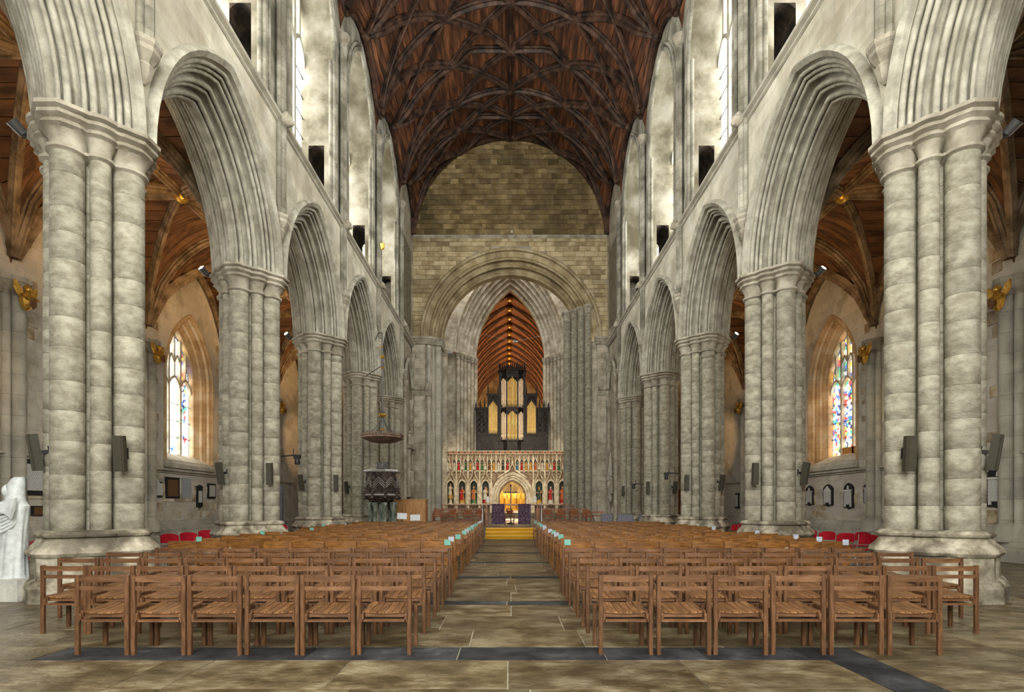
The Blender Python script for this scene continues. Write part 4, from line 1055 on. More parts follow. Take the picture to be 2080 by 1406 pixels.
for x in (-.235, .235): mb.box(x - .02, x + .02, .02, .055, 0, PH - .03); mb.box(x - .02, x + .02, .38, .42, 0, .43); mb.box(x - .012, x + .012, .05, .39, .36, .41)
PF = [PC[0], PC[3], ('frame', mb.mesh('frame', 'panel', False), [(0, 0, 0)])]
mb = MB(); mb.prism([(-.055, -.07), (.055, -.07), (.055, .03), (-.055, .03)], 0, .003, 'xz'); cardm = {k: mb.mesh('card', k, False) for k in ('teal', 'lilac')}
for sg in (-1, 1):
    for r in range(15):
        d = 9.70 + .885 * r
        n = 9
        for p in PY[1:]:
            if abs(d + .2 - p) < .85: n = 8
        edge, pitch = (.95, .575) if sg < 0 else (.93, .58)
        off = crng.uniform(0, .06)
        for k in range(n):
            x = sg * (edge + off + pitch * (k + .5))
            t = thing('panel_back_chair', 'oak panel-backed chair, %s from the aisle in %s panel-backed row, %s' % (ORD[k], ORD[r], SIDE[sg]), 'chair',
                      (x, d + crng.uniform(-.02, .02), 0), crng.uniform(-.02, .02), 'panel-backed oak chairs')
            chair_parts(t, PC if r < 5 else PF)
            if (k == 0 and r not in ((3, 11) if sg < 0 else (1, 6, 12))) or (k == n - 1 and r in ((1, 4, 6, 9) if sg < 0 else (0, 1, 2, 4, 7))):
                kd = crng.choice(('teal', 'teal', 'lilac')) if k == 0 else ('lilac' if sg > 0 else 'teal')
                c = put('seat_card', cardm[kd], None, (x - sg * (.17 if k == 0 else -.15), t.location.y - .026, PH), (0, 0, crng.uniform(-.03, .03)))
                tag(c, 'small %s card on %s chair, %s panel-backed row, %s' % ('mint green' if kd == 'teal' else 'pale lilac', 'aisle-end' if k == 0 else 'outer end', ORD[r], SIDE[sg]), 'card', 'reserved cards on chair backs')

# red folding chairs in the aisles
def tubeme(name, path, r=.012, m_='chrome'):
    mb = MB(); mb.tube(path, r, 6); return mb.mesh(name, m_)
mb = MB(); R = []
for j in range(7):
    x = -.2 + .4 * j / 6; b = .03 * (1 - (2 * j / 6 - 1) ** 2); tz = .80 - .05 * abs(2 * j / 6 - 1) ** 3
    R.append([(x, -.02 - b, .58), (x, .0 - b, .58), (x, .0 - b - .03, tz), (x, -.02 - b - .03, tz)])
mb.skin(R); fb = mb.mesh('backrest', 'red')
mb = MB(); mb.prism([(-.19, .05), (.19, .05), (.20, .36), (.12, .43), (-.12, .43), (-.20, .36)], .43, .46, 'xy'); fs = mb.mesh('seat', 'red', ang=20)
FC = [('backrest', fb, [(0, 0, 0)]), ('seat', fs, [(0, 0, 0)])]
for s in (-1, 1):
    FC.append(('frame_tube', tubeme('frame_tube', [(s * .21, -.03, .80), (s * .21, 0, .60), (s * .21, .36, .02)]), [(0, 0, 0)]))
    FC.append(('rear_leg', tubeme('rear_leg', [(s * .19, .30, .45), (s * .19, .02, .02)]), [(0, 0, 0)]))
FC.append(('cross_bar', tubeme('cross_bar', [(-.21, .30, .12), (.21, .30, .12)]), [(0, 0, 0)]))
def fold(x, y, rz, label):
    t = thing('folding_chair', label, 'chair', (x, y, 0), rz, 'red folding chairs in the aisles'); chair_parts(t, FC)
for k in range(5): fold(7.95 + .03 * (k % 2), 11.55 + .80 * k, -.12, 'red folding chair below the marble tablets, %s row, nave end, side without pulpit' % ORD[k])
for k in range(2): fold(8.62, 12.75 + .85 * k, -.12, 'red folding chair below the marble tablets, second seat, %s row' % ORD[k])
for k in range(4): fold(7.95, 17.5 + .62 * k, -.12, 'red folding chair beyond the fourth pier, %s row, side without pulpit' % ORD[k])
fold(7.95, 24.0, -.2, 'lone red folding chair near the last piers, side without pulpit')
for k in range(2): fold(-7.95, 12.75 + .75 * k, .15, 'red folding chair below the pointed white tablet, %s row, pulpit side' % ORD[k])
fold(-8.2, 14.75, .3, 'red folding chair half hidden by a pier base, pulpit side')
for k in range(3): fold(-7.95, 17.6 + .7 * k, .15, 'red folding chair beyond the fourth pier, %s row, pulpit side' % ORD[k])
fold(-9.1, 10.4, 1.9, 'red folding chair behind the white statue')

# ------------------------------------------------------------------ loudspeakers, spotlights, cameras on the piers
sp_me = MB()
sp_me.prism([(-.075, -.04), (-.055, -.07), (.055, -.07), (.075, -.04), (.075, .06), (-.075, .06)], -.28, .28, 'xy'); sp_me = sp_me.mesh('casing', 'speaker', ang=20)
mb = MB(); mb.box(-.062, .062, -.076, -.066, -.265, .265); gr_me = mb.mesh('grille', 'speaker', False)
mb = MB(); mb.box(-.02, .02, .05, .17, -.03, .03); mb.box(-.035, .035, .15, .18, -.09, .09); br_me = mb.mesh('bracket', 'black', False)
def speaker(x, y, z, rz, tilt, label):
    t = thing('loudspeaker', label, 'speaker', (x, y, z), rz, 'slim loudspeakers on the piers'); t.rotation_euler = (tilt, 0, rz)
    put('casing', sp_me, t); put('grille', gr_me, t); put('bracket', br_me, t)
for sg in (-1, 1):
    for i in range(1, 6):
        y = PY[i]; who = '%s pier from crossing, %s' % (ORD[5 - i], SIDE[sg])
        speaker(sg * (PX - .70), y - .42, 2.28, -sg * .12, .09, 'olive loudspeaker on nave corner of the ' + who)
        if i < 5: speaker(sg * (PX + .46), y - .60, 2.28, sg * .75, .14, 'olive loudspeaker on aisle corner of the ' + who)
def spot(x, y, z, rz, label, on):
    t = thing('spotlight', label, 'spotlight', (x, y, z), rz, 'spotlights on the pier capitals')
    T = Matrix.Rotation(-.95, 4, 'X')
    mb = MB(); mb.lathe([(.05, -.10), (.075, -.08), (.085, .08), (.09, .12), (.075, .12), (.07, .09)], 12, (0, .0, .13), T=T); mb.build('housing', 'iron', t)
    mb = MB(); mb.lathe([(.005, .118), (.07, .118), (.07, .112)], 12, (0, 0, .13), T=T); mb.build('lamp_face', 'bulb' if on else 'black', t)
    mb = MB(); mb.tube([(0, 0, -.02), (0, -.03, .06), (0, -.06, .12)], .018, 6); mb.cbox((0, 0, 0), (.1, .1, .03)); mb.build('bracket', 'black', t)
for sg in (-1, 1):
    for i in range(1, 6):
        on = not (sg > 0 and i == 1)
        x, y = sg * (PX + 1.02), PY[i] - .12
        spot(x, y, 7.50, -sg * PI * .86, '%s spotlight on the %s pier capital from the crossing, %s' % ('lit' if on else 'unlit', ORD[5 - i], SIDE[sg]), on)
        if on:
            lamp('capital_spot', 'SPOT', (sg * (PX + 1.25), PY[i] - .1, 7.95), 330 if sg < 0 else 170, (1.0, 0.60, 0.26), (sg * 11.4, PY[i] + 1.8, 11.4), .08, 118, .8)
            lamp('window_wash', 'SPOT', (sg * (PX + 1.25), PY[i] + .1, 7.9), 420 if sg < 0 else 330, (1.0, 0.60, 0.26), (sg * 13.5, PY[i] + 3.2, 5.2), .08, 38, .8)
def cctv(x, y, z, s, label):
    t = thing('camera_bracket', label, 'camera', (x, y, z), 0, 'cameras clamped to the piers')
    mb = MB(); mb.tube([(0, 0, 0), (s * .42, -.1, .03)], .018, 6); mb.tube([(s * .36, -.1, -.02), (s * .36, -.1, .2)], .014, 6); mb.build('arm', 'black', t)
    mb = MB(); mb.lathe([(.06, -.22), (.075, -.16), (.06, -.08), (.03, -.02), (.03, .02)], 10, (s * .46, -.1, 0)); mb.cbox((s * .46, -.1, -.02), (.16, .12, .10)); mb.build('camera_head', 'black', t)
cctv(-5.98, PY[2] - .15, 2.75, 1, 'black camera on an arm of the fourth pier, pulpit side')
cctv(5.95, PY[3] - .15, 2.62, -1, 'black camera on an arm of the third pier, opposite the pulpit')
cctv(6.02, PY[4] - .1, 2.45, -1, 'black camera on the second pier from the crossing, opposite the pulpit')

# gilded angels on the aisle responds
def angel(x, y, z, sg, label):
    t = thing('gilded_angel', label, 'angel carving', (x, y, z), 0, 'gilded angel corbels')
    mb = MB(); mb.lathe([(.02, -.34), (.10, -.26), (.15, -.10), (.14, .02), (.09, .12), (.06, .16)], 10, (0, 0, 0), lobes=(5, .08))
    mb.tube([(-sg * .02, -.12, .06), (-sg * .16, -.16, -.02), (-sg * .18, -.04, -.08)], [.045, .04, .03], 6); mb.tube([(-sg * .02, .12, .06), (-sg * .16, .16, -.02), (-sg * .18, .04, -.08)], [.045, .04, .03], 6); mb.build('body', 'gold', t)
    mb = MB(); mb.ball((-sg * .05, 0, .22), .085, 10, 6); mb.ball((-sg * .02, 0, .26), .09, 8, 5); mb.build('head', 'gold', t)
    for s in (-1, 1):
        mb = MB(); P = [(.06, -.05), (.22, .02), (.34, .2), (.32, .38), (.2, .3), (.1, .14)]
        mb.skin([[(sg * .02 + d, s * a, b) for a, b in P] for d in (-.025, .025)]); mb.build('wing', 'gold', t, ang=20)
    mb = MB(); mb.prism([(-.09, -.2), (0, -.3), (.09, -.2), (.09, -.02), (-.09, -.02)], -sg * .2, -sg * .17, 'yz'); mb.build('shield', 'p_brown', t, ang=20)
for sg in (-1, 1):
    for i in range(1, 6): angel(sg * (AX - .50), PY[i] - .12, 6.92, sg, 'gilded angel with raised wings on the respond at the %s pier line, %s' % (ORD[5 - i], SIDE[sg]))

# ------------------------------------------------------------------ memorial tablets on the aisle walls
def tablet(sg, y, z0, z1, w, kind, label):
    """a thing on an aisle wall: local x runs along the wall"""
    t = thing('memorial_tablet', label, 'tablet', (sg * (AX - .005), y, z0), -sg * PI / 2, 'memorial tablets')
    h_ = z1 - z0; hw = w / 2
    def slab(P, d0, d1, nm, m_):
        mb = MB(); mb.prism(P, d0, d1, 'xz'); mb.build(nm, m_, t, ang=20)
    rect = lambda a, b, c, d: [(a, c), (b, c), (b, d), (a, d)]
    if kind == 'pointed':
        slab([(-hw, 0), (hw, 0), (hw, h_ * .7), (hw * .55, h_ * .7), (0, h_), (-hw * .55, h_ * .7), (-hw, h_ * .7)], -.05, 0, 'backing', 'slate')
        slab(rect(-hw * .9, hw * .9, h_ * .08, h_ * .62), -.08, -.05, 'inscription', 'marbletab'); slab([(-hw * .45, h_ * .62), (hw * .45, h_ * .62), (0, h_ * .9)], -.08, -.05, 'pediment', 'marbletab')
    elif kind == 'framed':
        slab(rect(-hw, hw, 0, h_), -.05, 0, 'frame', 'slate'); slab(rect(-hw * .78, hw * .78, h_ * .1, h_ * .9), -.06, -.05, 'inscription', 'brasstab'); slab(rect(-hw * 1.02, hw * 1.02, h_ * .97, h_ * 1.01), -.08, 0, 'cornice', 'slate')
    elif kind == 'slab':
        slab(rect(-hw, hw, 0, h_ * .5), -.04, 0, 'inscription', 'greytab'); slab(rect(-hw, hw, h_ * .51, h_), -.035, 0, 'upper_slab', 'greytab')
    elif kind == 'cartouche':
        slab([(-hw * .9, .05), (0, -.02), (hw * .9, .05), (hw * .9, h_ * .85), (hw, h_ * .86), (hw, h_ * .93), (hw * .5, h_ * .95), (0, h_), (-hw * .5, h_ * .95), (-hw, h_ * .93), (-hw, h_ * .86), (-hw * .9, h_ * .85)], -.06, 0, 'frame', 'slate')
        slab(rect(-hw * .55, hw * .55, h_ * .22, h_ * .72), -.08, -.06, 'inscription', 'marbletab')
    elif kind == 'white':
        slab(rect(-hw, hw, 0, h_), -.06, 0, 'frame', 'slate'); slab(rect(-hw * .72, hw * .72, h_ * .13, h_ * .88), -.08, -.06, 'inscription', 'marbletab')
    else:   # gabled
        slab([(-hw, h_ * .06), (-hw * .3, h_ * .06), (0, 0), (hw * .3, h_ * .06), (hw, h_ * .06), (hw, h_ * .82), (hw * .6, h_ * .93), (0, h_), (-hw * .6, h_ * .93), (-hw, h_ * .82)], -.06, 0, 'backing', 'slate')
        slab(rect(-hw * .72, hw * .72, h_ * .18, h_ * .68), -.09, -.06, 'inscription', 'marbletab')
        slab([(-hw * .8, h_ * .69), (hw * .8, h_ * .69), (hw * .8, h_ * .74), (-hw * .8, h_ * .74)] if kind == 'gabled' else [(-hw * .8, h_ * .68), (hw * .8, h_ * .68), (0, h_ * .92)], -.10, -.06, 'cornice', 'whitebox')
        for s in (-1, 1): slab(rect(s * hw * .6 - .03, s * hw * .6 + .03, h_ * .10, h_ * .18), -.10, -.06, 'bracket', 'whitebox')
        if kind == 'gabled': slab([(-.06, h_ * .76), (.06, h_ * .76), (.04, h_ * .86), (0, h_ * .9), (-.04, h_ * .86)], -.09, -.06, 'crest', 'whitebox')
tablet(-1, 20.22, 1.78, 2.62, .68, 'pointed', 'white marble tablet with pointed top, left of the brown plaque')
tablet(-1, 21.2, 1.75, 2.56, .86, 'framed', 'brown brass plaque in a heavy black frame below the string course')
tablet(-1, 22.15, 1.78, 2.58, .62, 'slab', 'plain pale grey inscribed slab beside the brown plaque')
tablet(-1, 23.05, 1.38, 2.36, .44, 'cartouche', 'narrow dark cartouche tablet with small white panel')
tablet(-1, 23.98, 1.78, 2.44, .62, 'white', 'square black-framed white tablet partly behind a pier')
tablet(-1, 15.0, 1.75, 2.72, .95, 'white', 'large grey-framed white tablet behind the white statue')
tablet(-1, 15.15, 1.18, 1.45, .42, 'framed', 'small dark brass plate below the large white tablet')
tablet(1, 24.0, 1.45, 2.35, .6, 'gabled', 'black and white tablet half hidden behind the fourth pier')
tablet(1, 22.62, 1.42, 2.36, .66, 'pediment', 'black tablet with white gabled panel under the window')
tablet(1, 21.25, 1.32, 2.36, .58, 'gabled', 'tall narrow black tablet with small crest under the window')
tablet(1, 19.98, 1.5, 2.36, .72, 'gabled', 'black tablet with a white star crest beside the respond')
tablet(1, 14.72, 1.36, 2.55, .85, 'gabled', 'large black tablet with a scrolled white panel behind the near pier')
for k in range(3): tablet(1, 30.4 + .62 * k, 1.3, 2.2, .46, 'white', 'slim framed notice on the far aisle wall, %s from the altar end' % ORD[2 - k])

# ------------------------------------------------------------------ white draped statue
t = thing('draped_statue', 'white draped figure holding out a cloth beside the first pier', 'statue', (-7.74, 8.45, 0), 0)
mb = MB(); mb.box(-.34, .34, -.28, .30, 0, .335); mb.build('plinth', 'whitebox', t, smooth=False)
mb = MB(); rings = []
for z, rx, ry, cx_ in ((.335, .205, .19, .0), (.40, .195, .18, .0), (.62, .178, .165, .01), (.9, .168, .155, .03), (1.15, .165, .150, .05), (1.33, .175, .150, .06), (1.45, .195, .150, .06), (1.53, .15, .12, .05), (1.58, .07, .075, .04)):
    f = min(1, (1.6 - z) * 1.6)
    rings.append([(cx_ + rx * (1 + f * (.055 * math.cos(7 * a + z * 3.0) + .035 * math.cos(13 * a - z * 2))) * math.cos(a), ry * (1 + f * (.055 * math.cos(7 * a + z * 3.0) + .035 * math.cos(13 * a - z * 2))) * math.sin(a), z) for a in [2 * PI * k / 56 for k in range(56)]])
mb.skin(rings); mb.build('robe', 'white', t)
mb = MB()   # diagonal drapery across the chest
for q in range(5): mb.tube([(-.13, -.13 - .01 * q, 1.36 - .05 * q), (0.0, -.175, 1.27 - .055 * q), (.13, -.15, 1.33 - .05 * q), (.20, -.06, 1.42 - .03 * q)], [.018, .026, .024, .014], 7)
mb.build('drapery_folds', 'white', t)
mb = MB()   # veil over a bowed head
mb.skin([[(.05 + a, b, z) for a, b in P] for z, P in ((1.46, [(-.12, -.10), (-.02, -.14), (.12, -.13), (.17, .0), (.12, .13), (-.02, .14), (-.12, .10)]), (1.60, [(-.09, -.09), (-.02, -.11), (.09, -.11), (.145, .0), (.09, .11), (-.02, .11), (-.09, .09)]),
        (1.74, [(-.07, -.09), (.02, -.11), (.10, -.10), (.145, .0), (.10, .10), (.02, .11), (-.07, .09)]), (1.86, [(-.02, -.06), (.05, -.08), (.12, -.07), (.14, .0), (.12, .07), (.05, .08), (-.02, .06)]), (1.90, [(.02, -.03), (.06, -.05), (.13, -.04), (.14, .0), (.13, .04), (.06, .05), (.02, .03)]))]); mb.build('veil', 'white', t, ang=75)
mb = MB(); mb.ball((-.03, -.03, 1.68), .085, 12, 8, .9, 1, 1.25); mb.ball((-.11, -.03, 1.665), .018, 6, 4); mb.build('head', 'white', t)
mb = MB(); mb.tube([(.12, -.13, 1.46), (-.02, -.20, 1.36), (-.16, -.23, 1.40), (-.28, -.24, 1.47)], [.07, .062, .045, .03], 10)
for k in range(4): mb.tube([(-.27, -.25 + .018 * k, 1.475), (-.345, -.255 + .02 * k, 1.51 - .006 * k), (-.39 + .012 * abs(k - 1), -.25 + .02 * k, 1.545 - .008 * k)], [.013, .011, .007], 6)
mb.tube([(-.25, -.26, 1.475), (-.28, -.29, 1.52), (-.30, -.295, 1.56)], [.014, .012, .008], 6); mb.build('arm', 'white', t)
mb = MB(); n = 10; R = []
for j in range(n + 1):
    u = j / n; x = -.24 + .48 * u; top = 1.445 + .13 * u; bot = 1.425 - .17 * u ** 1.6; yy = -.25 - .03 * math.sin(u * 7)
    R.append([(x, yy - .012, bot), (x, yy + .012, bot), (x, -.20 + .02 * math.sin(u * 9), (top + bot) / 2), (x, -.17, top), (x, -.20, top), (x, yy, (top + bot) / 2)])
mb.skin(R); mb.build('cloth', 'white', t)

# ------------------------------------------------------------------ pulpit and tester
PUX, PUY = -5.45, 23.3
t = thing('pulpit', 'dark bronze pulpit drum on green marble columns beside a pier', 'pulpit', (PUX, PUY, 0))
mb = MB(); mb.lathe([(.82, 0), (.82, .10), (.74, .12), (.74, .2)], 8, a0=PI / 8); mb.build('base', 'greenmarble', t, ang=20)
for k in range(8):
    a = PI / 8 + k * PI / 4
    mb = MB(); mb.lathe([(.12, .2), (.12, .28), (.085, .34), (.085, 1.42), (.13, 1.52), (.13, 1.6)], 12, (.52 * math.cos(a), .52 * math.sin(a), 0)); mb.build('column', 'greenmarble', t)
mb = MB(); mb.lathe([(.16, .2), (.16, 1.6)], 12); mb.build('central_column', 'greenmarble', t)
mb = MB(); mb.lathe([(.35, 1.58), (.55, 1.66), (.62, 1.78), (.70, 1.84), (.70, 2.88), (.74, 2.9)], 8, a0=PI / 8); mb.build('drum', 'pulpit', t, ang=20)
mb = MB(); mb.lathe([(.70, 2.86), (.77, 2.88), (.80, 2.93), (.78, 2.98), (.70, 2.99)], 8, a0=PI / 8); mb.build('rim', 'silver', t, ang=20)
mb = MB(); mb.lathe([(.70, 1.88), (.74, 1.90), (.74, 1.95), (.70, 1.97)], 8, a0=PI / 8); mb.build('lower_band', 'silver', t, ang=20)
for k in range(8):
    a = k * PI / 4; T = Matrix.Rotation(a - PI / 2, 4, 'Z') 
    for q in range(3):
        mb = MB(); z = 2.22 + .10 * q
        mb.tube([T @ Vector((s_ * .24, .665, z + (.0 if s_ else .24))) for s_ in (-1, 0, 1)], .014, 6); mb.build('chevron', 'silver', t)
    mb = MB(); b_ = a + PI / 8
    for q in range(5): mb.ball((.72 * math.cos(b_ + .06 * (q % 2)), .72 * math.sin(b_), 1.80 + .10 * q), .085 - .008 * q, 8, 5)
    mb.build('leaf_cluster', 'pulpit', t)
t = thing('book_rest', 'slanted brass book rest on the pulpit rim', 'book rest', (PUX + .15, PUY - .55, 2.99))
mb = MB(); T = Matrix.Translation((0, 0, .16)) @ Matrix.Rotation(-.5, 4, 'X'); mb.cbox((0, 0, 0), (.46, .03, .30), T); mb.build('desk', 'iron', t, smooth=False)
mb = MB(); mb.cbox((0, -.03, 0), (.03, .02, .2), T); mb.cbox((0, -.03, .03), (.12, .02, .03), T); mb.build('cross', 'silver', t, smooth=False)
mb = MB(); mb.tube([(0, .06, 0), (0, .05, .16)], .025, 6); mb.build('stem', 'iron', t)
for s in (-1, 1):
    mb = MB(); mb.tube([(s * .2, .05, .1), (s * .26, -.02, .36)], .008, 5); mb.build('microphone', 'black', t)
t = thing('pulpit_tester', 'octagonal carved sounding board hung above the pulpit', 'sounding board', (PUX, PUY, 4.3))
mb = MB(); mb.lathe([(.55, -.10), (.80, 0), (.92, .05), (.92, .10), (.86, .16), (.30, .20)], 8, a0=PI / 8); mb.build('board', 'copper', t, ang=20)
mb = MB()
for k in range(8):
    a0, a1 = PI / 8 + k * PI / 4, PI / 8 + (k + 1) * PI / 4
    for q in range(7):
        u = (q + .5) / 7; mb.cbox((.91 * ((1 - u) * math.cos(a0) + u * math.cos(a1)), .91 * ((1 - u) * math.sin(a0) + u * math.sin(a1)), .19), (.05, .05, .10))
mb.build('cresting', 'copper', t, smooth=False)
mb = MB(); mb.lathe([(.14, .18), (.10, .3), (.05, .5), (.045, .95), (.12, 1.02), (.15, 1.10), (.10, 1.2), (.04, 1.3), (.03, 2.9), (.05, 3.3), (.03, 3.9), (.03, 4.6)], 10); mb.build('hanging_rod', 'iron', t)
for z, r in ((1.06, .18), (.42, .1), (3.1, .08), (3.55, .10), (3.62, .07), (4.0, .06)):
    mb = MB(); mb.ball((0, 0, z), r, 10, 6, 1, 1, .6); mb.build('gilt_knop', 'gold', t)
for k in range(4):
    a = PI / 4 + k * PI / 2
    mb = MB(); mb.tube([(.74 * math.cos(a), .74 * math.sin(a), .18), (.5 * math.cos(a), .5 * math.sin(a), .34), (.2 * math.cos(a), .2 * math.sin(a), .62), (.05 * math.cos(a), .05 * math.sin(a), 1.0)], .018, 6); mb.ball((.74 * math.cos(a), .74 * math.sin(a), .3), .04, 6, 4); mb.build('stay', 'iron', t)
mb = MB(); mb.tube([(0, 0, 3.2), (-.55, .6, 3.1), (-1.0, 1.2, 3.05)], .025, 6); mb.tube([(0, 0, 4.6), (-.3, .5, 4.75), (-.75, 1.7, 4.7)], .025, 6); mb.build('wall_bracket', 'iron', t)

# oak console, music stands, low grey screens
t = thing('oak_console', 'tall light oak console cabinet next to the pulpit', 'cabinet', (-4.72, 26.4, .45))
mb = MB(); mb.box(-.72, .72, -.3, .45, 0, 1.28); mb.build('body', 'console', t, smooth=False)
mb = MB(); mb.box(-.76, .76, -.34, .49, 1.28, 1.33); mb.build('top', 'console', t, smooth=False)
for x in (-.48, 0, .48):
    for z0, z1 in ((.08, .58), (.66, 1.22)):
        mb = MB(); mb.box(x - .21, x + .21, -.325, -.30, z0, z1); mb.box(x - .17, x + .17, -.335, -.325, z0 + .05, z1 - .05); mb.build('panel', 'console', t, smooth=False)
def mstand(x, y, z, label, lean, m_='paper'):
    t = thing('music_stand', label, 'music stand', (x, y, 0))
    mb = MB(); mb.tube([(0, .05, 0.02), (0, .05, z)], .014, 6)
    for k in range(3): mb.tube([(0, .05, .2), (.22 * math.cos(k * 2.1), .05 + .22 * math.sin(k * 2.1), .01)], .01, 5)
    mb.build('stand', 'black', t)
    T = Matrix.Translation((0, 0, z)) @ Matrix.Rotation(lean, 4, 'Y') @ Matrix.Rotation(-.2, 4, 'X')
    mb = MB(); mb.cbox((0, 0, 0), (.42, .01, .26), T); mb.build('sheet', m_, t, smooth=False)
mstand(-4.55, 23.1, 1.02, 'pale blue notice sheet on a stand before the pulpit columns', .06); mstand(-4.0, 23.2, .95, 'white printed sheet on a stand by the oak console', -.03)
for k, (x, w) in enumerate(((4.93, .55), (5.62, .78), (6.5, .62))):
    t = thing('low_screen', 'low grey cloth screen before the far piers, %s from the stalls' % ORD[k], 'screen', (x, 27.2 - .3 * k, .0), 0, 'low grey cloth screens')
    mb = MB(); mb.box(-w / 2, w / 2, -.015, .015, .40, 1.02); mb.build('cloth', 'greycloth', t, smooth=False)
    mb = MB()
    for s in (-1, 1): mb.box(s * w / 2 - .02, s * w / 2 + .02, -.02, .02, 0, 1.06); mb.box(s * w / 2 - .03, s * w / 2 + .03, -.2, .2, 0, .03)
    mb.box(-w / 2, w / 2, -.02, .02, 1.02, 1.05); mb.build('frame', 'iron', t, smooth=False)

# ------------------------------------------------------------------ carpeted steps, nave altar, stalls
t = thing('carpeted_steps', 'three broad steps covered in yellow carpet before the altar', 'steps', (.13, 23.8, 0))
for k in range(3):
    mb = MB(); mb.box(-1.16, 1.16, .40 * k, 1.16, .15 * k, .15 * (k + 1)); mb.build('step', 'carpet', t, smooth=False)
    mb = MB(); mb.box(-1.165, 1.165, .40 * k - .045, .40 * k + .05, .15 * (k + 1) - .03, .15 * (k + 1) + .006); mb.build('nosing', 'carpetlit', t, smooth=False)
AL = (.17, 27.2, .45)
t = thing('nave_altar', 'wooden nave altar table draped in white and purple', 'altar', AL)
mb = MB(); mb.box(-1.42, 1.42, -.45, .45, 1.02, 1.08); mb.build('table_top', 'redwood', t, smooth=False)
for sx in (-1, 1):
    for sy in (-1, 1): mb = MB(); mb.box(sx * 1.25 - .05, sx * 1.25 + .05, sy * .36 - .05, sy * .36 + .05, 0, 1.02); mb.build('leg', 'redwood', t, smooth=False)
mb = MB(); mb.box(-1.45, 1.45, -.47, .47, 1.08, 1.095)
for s in (-1, 1):
    mb.skin([[(s * 1.45, -.47, 1.09), (s * 1.465, -.47, 1.09), (s * 1.465, .47, 1.09), (s * 1.45, .47, 1.09)], [(s * 1.43, -.45, .15), (s * 1.50, -.47, .15), (s * 1.48, .45, .15), (s * 1.43, .43, .15)]])
mb.build('linen_cloth', 'linen', t, smooth=False)
for x0, x1 in ((-1.0, -.36), (.30, .92)):
    mb = MB(); mb.box(x0, x1, -.49, .49, 1.095, 1.105); mb.box(x0, x1, -.495, -.475, .10, 1.10); mb.build('frontal_panel', 'frontal', t, smooth=False)
for x, nm in ((-1.22, 'first'), (1.15, 'second')):
    t = thing('altar_candle', 'thick white candle on the %s end of the nave altar' % ('pulpit' if x < 0 else 'far'), 'candle', (AL[0] + x, AL[1], 1.557), 0, 'altar candles')
    mb = MB(); mb.lathe([(.15, 0), (.15, .03), (.05, .04), (.05, .05)], 12); mb.build('candle_base', 'gold', t)
    mb = MB(); mb.lathe([(.095, .05), (.095, .36), (.08, .365), (.01, .355)], 14); mb.build('wax', 'wax', t)
t = thing('altar_cross', 'dark metal cross standing behind the nave altar', 'cross', (.12, 29.6, .45))
mb = MB(); mb.box(-.03, .03, -.02, .02, .1, 2.1); mb.box(-.28, .28, -.02, .02, 1.72, 1.78); mb.build('cross_shaft', 'black', t, smooth=False)
mb = MB(); mb.lathe([(.22, 0), (.2, .06), (.06, .1), (.04, .14)], 12); mb.build('foot', 'black', t)
mb = MB()
for x, z in ((0, 2.12), (-.3, 1.75), (.3, 1.75)): mb.ball((x, 0, z), .05, 8, 5)
mb.build('finial', 'black', t)
def stallchair(x, y, z, rz, label, group='arched mahogany chairs'):
    t = thing('arched_chair', label, 'chair', (x, y, z), rz, group)
    for s in (-1, 1):
        mb = MB(); mb.tube([(s * .24, 0, 0), (s * .24, 0, .5), (s * .22, .02, .68), (s * .13, .02, .80), (0, .02, .84)], .022, 6); mb.build('back_post', 'redwood', t)
        mb = MB(); mb.box(s * .22 - .02, s * .22 + .02, .40, .44, 0, .44); mb.build('front_leg', 'redwood', t, smooth=False)
        mb = MB(); mb.tube([(s * .23, .01, .62), (s * .24, .2, .62), (s * .23, .42, .58), (s * .22, .42, .44)], .018, 6); mb.build('arm', 'redwood', t)
    mb = MB(); mb.box(-.23, .23, .02, .46, .42, .48); mb.build('seat', 'redseat', t, smooth=False)
    mb = MB(); mb.box(-.17, .17, .0, .04, .55, .76); mb.build('back_pad', 'redseat', t, smooth=False)
    mb = MB(); mb.box(-.23, .23, .0, .03, .18, .22); mb.build('stretcher', 'redwood', t, smooth=False)
for k, x in enumerate((-3.75, -2.95, -2.15, -1.5)): stallchair(x, 28.6, .45, PI, 'mahogany chair with arched back and rust seat, %s from the oak console' % ORD[k])
for k, x in enumerate((2.05, 2.75, 3.45, 4.1)): stallchair(x, 28.6, .45, PI, 'mahogany chair with arched back and rust seat, %s from the altar, far side' % ORD[k])
stallchair(.05, 29.0, .45, PI, 'mahogany president chair directly behind the nave altar', 'presider seat')
def rail(x0, x1, y, z, hgt, label):
    t = thing('spindled_rail', label, 'rail', ((x0 + x1) / 2, y, z), 0, 'spindled mahogany rails'); hw = (x1 - x0) / 2
    mb = MB(); mb.box(-hw, hw, -.05, .05, hgt - .05, hgt); mb.build('top_rail', 'redwood', t, smooth=False)
    mb = MB(); mb.box(-hw, hw, -.03, .03, hgt - .38, hgt - .33); mb.box(-hw, hw, -.02, .02, .08, .16); mb.build('lower_rail', 'redwood', t, smooth=False)
    n = max(2, int((x1 - x0) / .17))
    sm = MB(); sm.lathe([(.016, 0), (.024, .1), (.014, .15), (.022, .28)], 6); sm = sm.mesh('spindle', 'redwood')
    for k in range(n + 1): put('spindle', sm, t, (-hw + 2 * hw * k / n, 0, hgt - .33))
    for s in (-1, 1): mb = MB(); mb.box(s * hw - .04, s * hw + .04, -.04, .04, 0, hgt + .02); mb.build('post', 'redwood', t, smooth=False)
rail(-4.25, -1.65, 31.0, .45, .86, 'lower spindled mahogany rail behind the arched chairs, pulpit side'); rail(1.75, 4.45, 31.0, .45, .86, 'lower spindled mahogany rail behind the arched chairs, opposite the pulpit')
